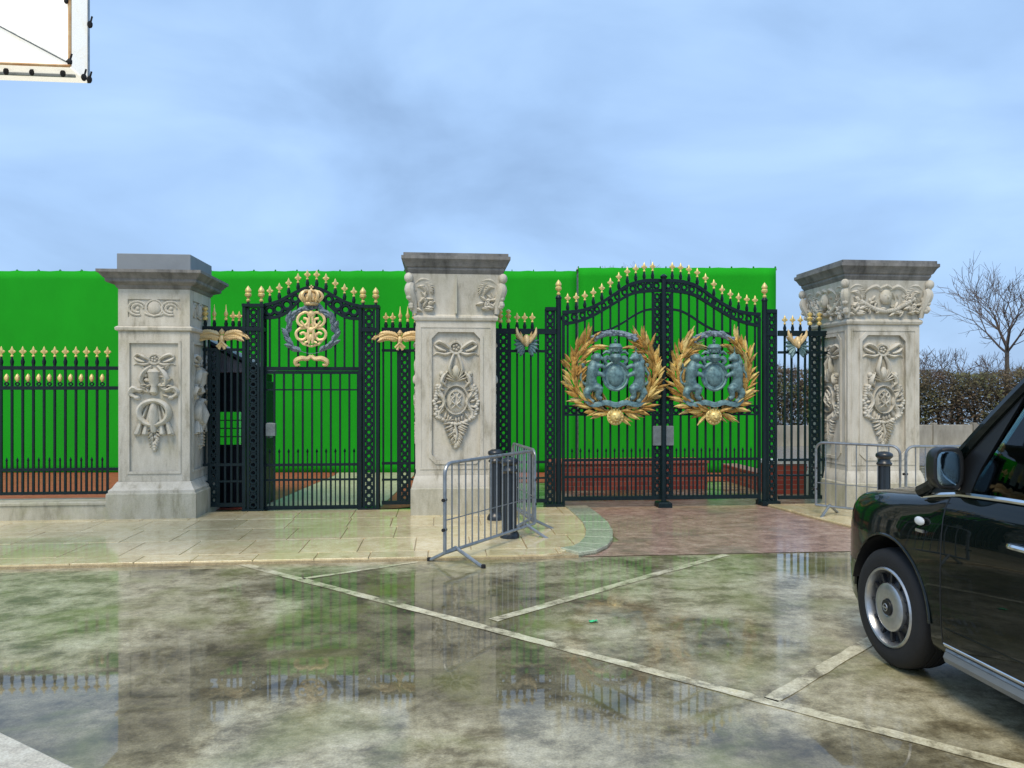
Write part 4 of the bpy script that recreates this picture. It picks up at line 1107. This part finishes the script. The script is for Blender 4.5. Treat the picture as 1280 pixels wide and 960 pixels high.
# bake the boolean so that no helper object stays in the scene
cut_o = bpy.data.objects.new('cut', cutme); C.objects.link(cut_o)
body.parent = None
md = body.modifiers.new('b','BOOLEAN'); md.operation = 'DIFFERENCE'; md.object = cut_o; md.solver = 'EXACT'
bpy.context.view_layer.update()
dg = bpy.context.evaluated_depsgraph_get(); newme = bpy.data.meshes.new_from_object(body.evaluated_get(dg))
body.modifiers.clear(); body.data = newme; body.parent = TX; bpy.data.objects.remove(cut_o)
for p in newme.polygons: p.use_smooth = True
newme.set_sharp_from_angle(angle=R(38))
for l in (FW,RW):
    for s in (-1,1):
        # dark liner and arch lip
        bb = MB(); bb.lathe([(.408,.66*s),(.408,.90*s)], 32, (0,loc(l),WR+.005), axis='x'); bb.f = [f for f in bb.f if len(f) == 4 and all(bb.v[i][2] > .40 for i in f)]; bb.build('arch_liner', M['rubber'], TX)
        W_ = Wt(l)
        bb = MB(); bb.tube([(s*(Wt(l-.418*math.cos(a))*(.999 if math.sin(a) < .93 else .996)),loc(l)+.418*math.cos(a),WR+.005+.418*math.sin(a)) for a in [R(4)+R(172)*i/26 for i in range(27)]], .009, 6); bb.build('arch_lip', M['paint'], TX)
        # wheel
        w0 = bpy.data.objects.new('wheel', None)
        bb = MB(); x0 = s*.69; d = s
        prof = [(.225,0),(.255,-.005),(.31,.0),(.335,.015),(.342,.05),(.342,.075),(.334,.078),(.334,.086),(.342,.089),(.342,.125),(.334,.128),(.334,.136),(.342,.139),(.342,.17),(.335,.205),(.315,.225),(.27,.232),(.235,.225),(.228,.21)]
        bb.lathe([(r_, d*x_) for r_,x_ in prof], 48, axis='x'); bb.f = [f for f in bb.f if len(f) == 4]
        wh = bb.build('wheel', M['rubber'], TX); wh.location = (x0,loc(l),WR+.002)
        bb = MB(); bb.lathe([(r_, d*x_) for r_,x_ in [(.229,.20),(.232,.222),(.224,.232),(.214,.228),(.205,.205),(.196,.17),(.19,.10)]], 48, axis='x'); bb.f = [f for f in bb.f if len(f) == 4]; bb.build('rim', M['alloy'], wh)
        bb = MB(); bb.lathe([(r_, d*x_) for r_,x_ in [(.197,.16),(.17,.172),(.14,.19),(.118,.205),(.10,.212)]], 48, axis='x'); bb.f = [f for f in bb.f if len(f) == 4]; bb.build('wheel_disc', M['alloydark'], wh)
        bb = MB(); bb.lathe([(r_, d*x_) for r_,x_ in [(.140,.192),(.137,.214),(.122,.222),(.06,.226),(.048,.222),(.045,.218)]], 36, axis='x'); bb.f = [f for f in bb.f if len(f) == 4]; bb.build('hub_cap', M['alloy'], wh)
        bb = MB(); bb.lathe([(.047,d*.216),(.044,d*.232),(.0,d*.238)], 24, axis='x'); hb = bb.build('hub_emblem', M['trim'], wh)
        bb = MB(); bb.box(*sorted((d*.236,d*.241)),-.022,.022,-.004,.004); bb.torus((0,0,0),.02,.003,14,5); 
        for i_ in range(9, len(bb.v)): pass
        q0 = 8; bb.v = bb.v[:q0]+[(d*.237+y_, x_, z_) for x_,y_,z_ in bb.v[q0:]]; bb.build('emblem_mark', M['alloy'], wh)
        hole = meshm(MB().ell((0,0,0),(.012,.019,.026),10,6), 'wheel_spoke', M['alloy'])
        for i in range(12):
            a = 2*PI*i/12
            bb = None
            o = ob('wheel_spoke', spoke_me, wh, (d*.188,.158*math.cos(a),.158*math.sin(a)), (a,0,0)) if 'spoke_me' in globals() else None
            if o is None:
                spoke_me = meshm(MB().box(-.012,.012,-.040,.040,-.009,.009), 'wheel_spoke', M['alloydark'], False)
                o = ob('wheel_spoke', spoke_me, wh, (d*.188,.158*math.cos(a),.158*math.sin(a)), (a,0,0))
def patch(name, l0, l1, k0, k1, s, off, m, nl=14):
    bb = MB(); vs = []; fs = []
    ks = list(range(k0,k1+1)); ls = [l0+(l1-l0)*i/nl for i in range(nl+1)]
    for l in ls: vs += [S(l,k,s,off) for k in ks]
    n_ = len(ks)
    for i in range(nl):
        for j in range(n_-1): fs.append((i*n_+j,i*n_+j+1,(i+1)*n_+j+1,(i+1)*n_+j))
    base = len(vs); vs += [(v[0]-s*.012,v[1],v[2]) for v in vs[:base]]
    edge = [i*n_ for i in range(nl+1)] + [nl*n_+j for j in range(1,n_)] + [i*n_+n_-1 for i in range(nl-1,-1,-1)] + [j for j in range(n_-2,0,-1)]
    for a_, c_ in zip(edge, edge[1:]+edge[:1]): fs.append((a_,c_,c_+base,a_+base))
    bb.add(vs, fs); return bb.build(name, m, TX, ang=45)
def seam(l, k0, k1, s):
    bb = MB(); bb.tube([S(l,k,s,.0015) for k in range(k0,k1+1)], .005, 5); return bb.build('panel_gap', M['trim'], TX)
for s in (-1,1):
    d1 = patch('door', 1.275, 2.36, 5, 13, s, .006, M['paint']); d2 = patch('door', 2.385, 3.34, 5, 13, s, .006, M['paint'])
    for l in (1.266,2.372,3.35): seam(l, 5, 13, s)
    for l, dd in ((1.87,d1),(2.55,d2)):
        x = s*(Wt(l)+.03)
        bb = MB(); bb.tube([(x-s*.03,loc(l)+.115,.905),(x,loc(l)+.09,.908),(x+s*.008,loc(l),.91),(x,loc(l)-.09,.908),(x-s*.03,loc(l)-.115,.905)], [.012,.015,.015,.015,.012], 8); bb.build('handle', M['chrome'], dd)
    # sill strip and skirt
    bb = MB()
    pts = [S(l,4,s,.012) for l in [1.275+.2*i for i in range(11)]]
    bb.tube([(x,y,.305) for x,y,z in pts], .016, 6); bb.build('sill_chrome', M['chrome'], TX)
    bb = MB(); bb.tube([(x-s*.01,y,.268) for x,y,z in pts], .014, 6); bb.build('sill_lower_trim', M['steel'], TX)
    bb = MB(); bb.tube([(x-s*.022,y,.235) for x,y,z in pts], .038, 8); bb.build('sill_skirt', M['sill'], TX)
    # belt chrome
    bb = MB(); bb.tube([(s*(Wt(l)*.942),loc(l),Zt(l)-.035+.002*0) for l in [1.02+.16*i for i in range(19)]], [.006]+[.0125]*17+[.006], 6); bb.build('belt_chrome', M['chrome'], TX)
    # wing repeater lamp and badge
    l = 1.09
    bb = MB(); bb.ell((s*(Wt(l)+.002),loc(l),.905),(.016,.042,.024),12,7); bb.build('side_repeater', M['lamp'], TX)
    bb = MB().box(*sorted((s*(Wt(l)-.004),s*(Wt(l)+.006))),loc(l)-.032,loc(l)+.032,.845,.860); bb.build('wing_badge', M['alloy'], TX, False)
    # character crease low on door
    bb = MB(); bb.tube([S(l_,6,s,.004) for l_ in [1.30+.1*i for i in range(21)]], .006, 5); bb.build('door_crease', M['paint'], TX)
# greenhouse
AB = (1.10,.865,1.085); AT = (1.80,.735,1.765)
def mirror_build(name, fn, m, ang=40):
    for s in (-1,1):
        bb = MB(); fn(bb, s); bb.build(name, m, TX, ang=ang)
mirror_build('a_pillar', lambda bb,s: bb.tube([(s*.885,loc(1.02),1.055),(s*.862,loc(1.16),1.14),(s*.80,loc(1.48),1.47),(s*.745,loc(1.74),1.72),(s*.72,loc(1.86),1.80)], [.035,.038,.036,.036,.036], 8), M['paint'])
mirror_build('b_pillar', lambda bb,s: bb.tube([(s*.882,loc(2.37),1.12),(s*.82,loc(2.37),1.45),(s*.735,loc(2.37),1.80)], [.04,.04,.04], 6), M['trim'])
mirror_build('c_pillar', lambda bb,s: bb.tube([(s*.882,loc(3.5),1.12),(s*.82,loc(3.5),1.45),(s*.735,loc(3.5),1.80)], [.05,.05,.05], 6), M['trim'])
mirror_build('d_pillar', lambda bb,s: bb.tube([(s*.84,loc(4.62),1.10),(s*.79,loc(4.55),1.45),(s*.71,loc(4.42),1.80)], [.07,.07,.07], 8), M['paint'])
# roof shell
bb = MB(); vs = []; fs = []
rs = [(1.74,1.755,.70),(1.80,1.80,.73),(1.95,1.845,.75),(2.3,1.875,.755),(3.0,1.885,.755),(3.8,1.875,.75),(4.25,1.845,.74),(4.45,1.79,.71),(4.52,1.74,.68)]
for l,z,wd in rs:
    for i in range(13):
        u = -1+2*i/12; vs.append((u*wd, loc(l), z-.075*abs(u)**3.2))
for i in range(len(rs)-1):
    for j in range(12): fs.append((i*13+j,i*13+j+1,(i+1)*13+j+1,(i+1)*13+j))
bb.add(vs, fs); rf = bb.build('roof', M['paint'], TX, ang=60); md = rf.modifiers.new('t','SOLIDIFY'); md.thickness = .04; md.offset = -1
MB().box(-.26,.26,loc(2.25),loc(2.05),1.868,1.96).build('roof_sign', M['lamp'], TX, False)
# glazing
def pane(name, pts, parent=None, th=(.004,0,0)):
    bb = MB(); n_ = len(pts); t_ = Vector(th)
    bb.add([Vector(p) for p in pts]+[Vector(p)+t_ for p in pts], [tuple(range(n_)), tuple(range(2*n_-1,n_-1,-1))]+[(i,(i+1)%n_,n_+(i+1)%n_,n_+i) for i in range(n_)])
    return bb.build(name, M['glass'], TX, False)
for s in (-1,1):
    q = lambda l,z: (s*(.872-(z-1.12)*.20-(.0 if z < 1.5 else .0)),loc(l),z)
    pane('side_window', [q(1.385,1.085),q(2.36,1.10),q(2.36,1.78),q(1.80,1.77)], th=(-s*.004,0,0))
    pane('side_window', [q(2.385,1.10),q(3.48,1.11),q(3.48,1.79),q(2.385,1.79)], th=(-s*.004,0,0))
    pane('side_window', [q(3.52,1.11),q(4.56,1.11),q(4.42,1.76),q(3.52,1.79)], th=(-s*.004,0,0))
    # black quarter filler at the foot of the pillar
    bb = MB(); t0 = [q(1.12,1.07),q(1.47,1.075),q(1.60,1.30),q(1.66,1.58)]; t0 = [q(1.10,1.06),q(1.40,1.07),q(1.45,1.22),q(1.685,1.655),q(1.56,1.54)]
    n_ = len(t0); bb.add([Vector(v)+Vector((s*.004,0,0)) for v in t0]+[Vector(v)-Vector((s*.012,0,0)) for v in t0], [tuple(range(n_)),tuple(range(2*n_-1,n_-1,-1))]+[(i,(i+1)%n_,n_+(i+1)%n_,n_+i) for i in range(n_)])
    bb.build('quarter_panel', M['trim'], TX, False)
    # mirror
    mo = MB(); mo.ell((0,0,0),(1,1,1),20,12)
    se = lambda v, r_: math.copysign(abs(v)**.55, v)*r_
    mo.v = [(se(x,.074), max(-.045, se(y,.085)), se(z,.108)*(1-.12*s*x)) for x,y,z in mo.v]
    o = mo.build('door_mirror', M['trim'], TX, ang=50); o.location = (s*.940,loc(1.30),1.212); o.rotation_euler = (0,0,s*R(12))
    mg = MB(); mg.ell((0,0,0),(1,1,1),20,8); mg.v = [(se(x,.056), y*.004, se(z,.088)) for x,y,z in mg.v]
    mg.build('mirror_glass', M['mirror'], o).location = (0,-.046,0)
    MB().tube([(-s*.04,.01,-.07),(-s*.08,.01,-.10),(-s*.10,.01,-.12)], [.035,.03,.035], 8).build('mirror_arm', M['trim'], o)
pane('windscreen', [(-.82,loc(1.12),1.10),(.82,loc(1.12),1.10),(.70,loc(1.78),1.765),(-.70,loc(1.78),1.765)], th=(0,-.004,0))
pane('rear_window', [(-.78,loc(4.62),1.13),(.78,loc(4.62),1.13),(.66,loc(4.47),1.74),(-.66,loc(4.47),1.74)], th=(0,.004,0))
# cabin
MB().cbox(-.80,.80,loc(1.62),loc(1.20),1.09,1.21,.03).build('dashboard', M['seat'], TX, False)
st = MB(); st.torus((0,0,0),.18,.016,24,6); st.tube([(-.17,0,0),(0,.02,-.02),(.17,0,0)],.014,6); o = st.build('steering_wheel', M['seat'], TX); o.location = (.38,loc(1.72),1.16); o.rotation_euler = (R(-28),0,0)
for x in (-.38,.38):
    bb = MB(); bb.ell((x,loc(2.28),1.22),(.24,.08,.34),12,8); bb.ell((x,loc(2.34),1.60),(.13,.05,.09),10,7); bb.build('seat', M['seat'], TX)
bb = MB(); bb.ell((0,loc(4.1),1.22),(.70,.09,.32),14,8); bb.build('seat', M['seat'], TX)
# nose: grille, lamps, bumper, plate
gr = MB(); gr.box(-.36,.36,HL-.03,HL+.022,.46,.78); gr = gr.build('grille', M['trim'], TX, False)
for i in range(9): MB().box(-.33,.33,HL+.02,HL+.030,.485+.031*i,.495+.031*i).build('grille_bar', M['chrome'], gr, False)
for s in (-1,1):
    bb = MB(); bb.lathe([(.0,.055),(.06,.045),(.095,.02),(.105,0),(.105,-.10)], 20, (s*.545,HL-.005,.69), axis='y'); hd = bb.build('headlight', M['lamp'], TX)
    bb = MB(); bb.lathe([(.104,-.03),(.116,-.02),(.118,.01),(.105,.02)], 24, (s*.545,HL-.005,.69), axis='y'); bb.f = [f for f in bb.f if len(f)==4]; bb.build('lamp_ring', M['chrome'], hd)
    MB().cbox(-.05,.05,-.04,.04,-.16,.16,.01).build('tail_light', M['lampred'], TX, False).location = (s*.80,-HL+.075,.90)
MB().box(-.26,.26,HL+.0,HL+.03,.33,.43).build('number_plate', M['coping'], TX, False); MB().box(-.26,.26,-HL-.015,-HL+.02,.62,.73).build('number_plate', M['coping'], TX, False)
MB().box(-.55,.55,-HL+.3,HL-.5,.17,.215).build('underbody', M['trim'], TX, False)

# ------------------------------------------------------------------ softbox above the near corner
t = thing('lighting_softbox', (-4.45,6.0,0), 'big glowing white cloth lighting box raised on a mast against the sky', 'softbox')
x1, x0, z0, z1 = 1.725, -1.5, 3.97, 6.3
MB().box(x0,x1-.004,-.12,.16,z0+.02,z1).build('diffuser_cloth', M['cloth'], t, False)
MB().box(x1-.003,x1+.002,-.115,.155,z0+.03,z1).build('side_cloth', M['cloth'], t, False)
b = MB(); b.tube([(x1,-.128,z0+.03),(x1,-.128,z1)], .012, 6); b.tube([(x0,-.128,z0+.03),(x1,-.128,z0+.03)], .010, 6); b.build('stained_webbing', M['stain'], t)
b = MB(); b.tube([(x1-1.5,-.135,z0+.83),(x1-.02,-.135,z0+.06)], .010, 6); b.tube([(x0,.0,z0+.008),(x1-.02,0,z0+.008)], .012, 6); b.tube([(x1+.006,.155,z0+.02),(x1+.006,.155,z1)], .010, 6); b.build('rigging_cord', M['steel'], t)
for x, y, z in ((x1+.02,.14,z0+.04),(x1+.0,-.13,z0+.06),(x1+.02,.15,z0+.47),(x1-.02,-.14,z0+.50),(x1-.30,-.06,z0+.0),(x1-.48,-.06,z0+.0),(x1-.08,-.06,z0+.0),(x1+.02,.05,z0+.02)):
    bb = MB(); k_ = .7+.5*abs(math.sin(x*37)); bb.ell((0,0,0),(.018*k_,.018,.024*k_),7,5); bb.tube([(0,0,0),(.02,-.01,.05*k_)],.007,5); bb.build('toggle_clip', M['rubber'], t).location = (x,y,z)
b = MB(); b.tube([(-.6,.4,0),(-.6,.4,z0+.06)], .045, 10); b.build('mast', M['steel'], t)
for k in range(3):
    a = R(90+120*k); MB().tube([(-.6+.7*math.cos(a),.4+.7*math.sin(a),.02),(-.6,.4,.75)], .025, 8).build('mast_leg', M['steel'], t)

# ------------------------------------------------------------------ background: wall, hedge, trees
t = thing('concrete_wall', (19.5,21.9,0), 'low stained concrete panel wall in front of the brown hedge', 'wall')
pm = meshm(MB().cbox(-.58,.58,-.05,.05,0,.60,.012), 'concrete_panel', M['concrete'], False); qm = meshm(MB().cbox(-.06,.06,-.09,.09,0,.66,.015), 'concrete_post', M['concrete'], False)
for i in range(22):
    x = -13+1.3*i; ob('concrete_panel', pm, t, (x,0,0)); ob('concrete_post', qm, t, (x+.65,0,0))
rh = random.Random(77)
t = thing('hedge', (19.5,23.2,0), 'long brown green winter hedge growing above the concrete wall', 'hedge')
b = MB(); 
for i in range(170000):
    x = rh.uniform(-13,15); 
    top = 2.25+.38*mnoise.noise((x*.55,1.3,0))+.22*mnoise.noise((x*1.9,4,0))
    y = rh.uniform(-.95,.9); z = .25+(top-.25)*rh.random()**.75
    dep = .95*(1-.35*max(0,(z-1.5)))+.35*mnoise.noise((x*1.1,z*1.2,7))
    if y < -dep: continue
    s_ = rh.uniform(.018,.045); u = Vector((rh.uniform(-1,1),rh.uniform(-1,1),rh.uniform(-1,1))).normalized(); v = u.orthogonal().normalized()
    c_ = Vector((x,y,z)); ii = len(b.v)
    if rh.random() < .16 and z > top-.4:
        u = Vector((rh.uniform(-.4,.4),rh.uniform(-.4,.4),1)); b.v += [tuple(c_-v*.006),tuple(c_+v*.006),tuple(c_+u*rh.uniform(.15,.45))]; b.f.append((ii,ii+1,ii+2))
    else:
        b.v += [tuple(c_-u*s_*1.5),tuple(c_+v*s_*.7),tuple(c_+u*s_*1.5),tuple(c_-v*s_*.7)]; b.f.append((ii,ii+1,ii+2,ii+3))
me = bpy.data.meshes.new('foliage'); me.from_pydata(b.v,[],b.f); me.materials.append(M['hedge']); ob('foliage', me, t)
b = MB()
for i in range(70):
    x = -13+.4*i; b.tube([(x,.1,0),(x+rh.uniform(-.1,.1),.1,.9),(x+rh.uniform(-.3,.3),rh.uniform(-.2,.3),2.0)], [.05,.035,.012], 5)
b.build('stems', M['bark'], t)

def bare_tree(x, y, h, trunk_h, spread, label, seed, depth=6, r0=.11, multi=1, name='bare_tree', grp=None):
    rt = random.Random(seed); t = thing(name, (x,y,0), label, 'tree' if name == 'bare_tree' else 'shrub', grp)
    tr = MB(); cr = MB()
    def grow(p, d, ln, r_, lev):
        k = 3; pts = [p]; dd = d.copy()
        for i in range(k):
            dd = (dd+Vector((rt.uniform(-.14,.14),rt.uniform(-.14,.14),rt.uniform(-.02,.12)))).normalized(); pts.append(pts[-1]+dd*ln/k)
        cr.tube(pts, [r_*(1-.35*i/k) for i in range(k+1)], 5 if lev < 2 else 3, cap=False)
        if lev >= depth: return
        for i in range(rt.choice((2,3,3))):
            ax = dd.orthogonal().normalized(); ax.rotate(Matrix.Rotation(rt.uniform(0,2*PI),3,dd)); nd = dd.copy(); nd.rotate(Matrix.Rotation(R(rt.uniform(14,42))*spread,3,ax)); nd.z += .06
            grow(pts[-1], nd.normalized(), ln*rt.uniform(.66,.88), max(.0065,r_*.6), lev+1)
        for i in range(2):
            q = pts[rt.randint(1,2)]; ax = dd.orthogonal().normalized(); ax.rotate(Matrix.Rotation(rt.uniform(0,2*PI),3,dd)); nd = dd.copy(); nd.rotate(Matrix.Rotation(R(rt.uniform(30,62)),3,ax)); nd.z += .05
            grow(q, nd.normalized(), ln*.6, max(.0065,r_*.45), min(depth,lev+2))
    for k in range(multi):
        off = Vector((rt.uniform(-.2,.2),rt.uniform(-.2,.2),0)) if multi > 1 else Vector((0,0,0))
        tr.tube([off,off+Vector((.02,0,trunk_h*.5)),off+Vector((rt.uniform(-.05,.05),0,trunk_h))], [r0*1.25,r0,r0*.9], 8)
        for k2 in range(6):
            az = 2*PI*k2/6+rt.uniform(-.4,.4); ti = R((8,38,52,30,56,44)[k2])*spread
            grow(off+Vector((0,0,trunk_h*(.98-.03*(k2%3)))), Vector((math.sin(ti)*math.cos(az),math.sin(ti)*math.sin(az),math.cos(ti))), (h-trunk_h)*.34, r0*.55, 1)
    tr.build('trunk', M['bark'], t); me = cr.mesh('crown', True, 80); me.materials.append(M['twig']); ob('crown', me, t)
    return t
bare_tree(20.1, 25.4, 6.3, 3.25, 1.0, 'tall bare winter tree with spreading crown above the hedge', 5, 5, .075)
bare_tree(16.4, 24.8, 3.6, 1.6, 1.0, 'small bare sapling rising from the hedge beside the swag pillar', 8, 4, .05)
bare_tree(18.1, 25.2, 3.5, 1.7, 1.2, 'low bushy bare sapling between pillar and tall bare tree', 12, 4, .05)
bare_tree(19.3, 24.9, 3.2, 1.6, 1.2, 'thin bare sapling close beside the tall bare tree trunk', 15, 4, .045)
bare_tree(7.2, 29.5, 6.6, 3.6, 1.0, 'distant bare tree whose twigs just top the green screen', 19, 5, .10)

# small litter on the parking bay
rl = random.Random(6); b = MB(); vs = []; fs = []
for i in range(5):
    for j in range(4): vs.append((-.03+.015*i+rl.uniform(-.004,.004), -.022+.015*j+rl.uniform(-.004,.004), .002+rl.uniform(0,.016)))
for i in range(4):
    for j in range(3): fs.append((i*4+j,(i+1)*4+j,(i+1)*4+j+1,i*4+j+1))
b.add(vs, fs); o = b.build('litter_scrap', mat('bright_green_scrap', (.05, .55, .22), .6), ang=20); o.location = (1.05,5.2,.001)
md = o.modifiers.new('t','SOLIDIFY'); md.thickness = .0015
tag(o, 'tiny bright green scrap of litter on the wet parking bay', 'litter')
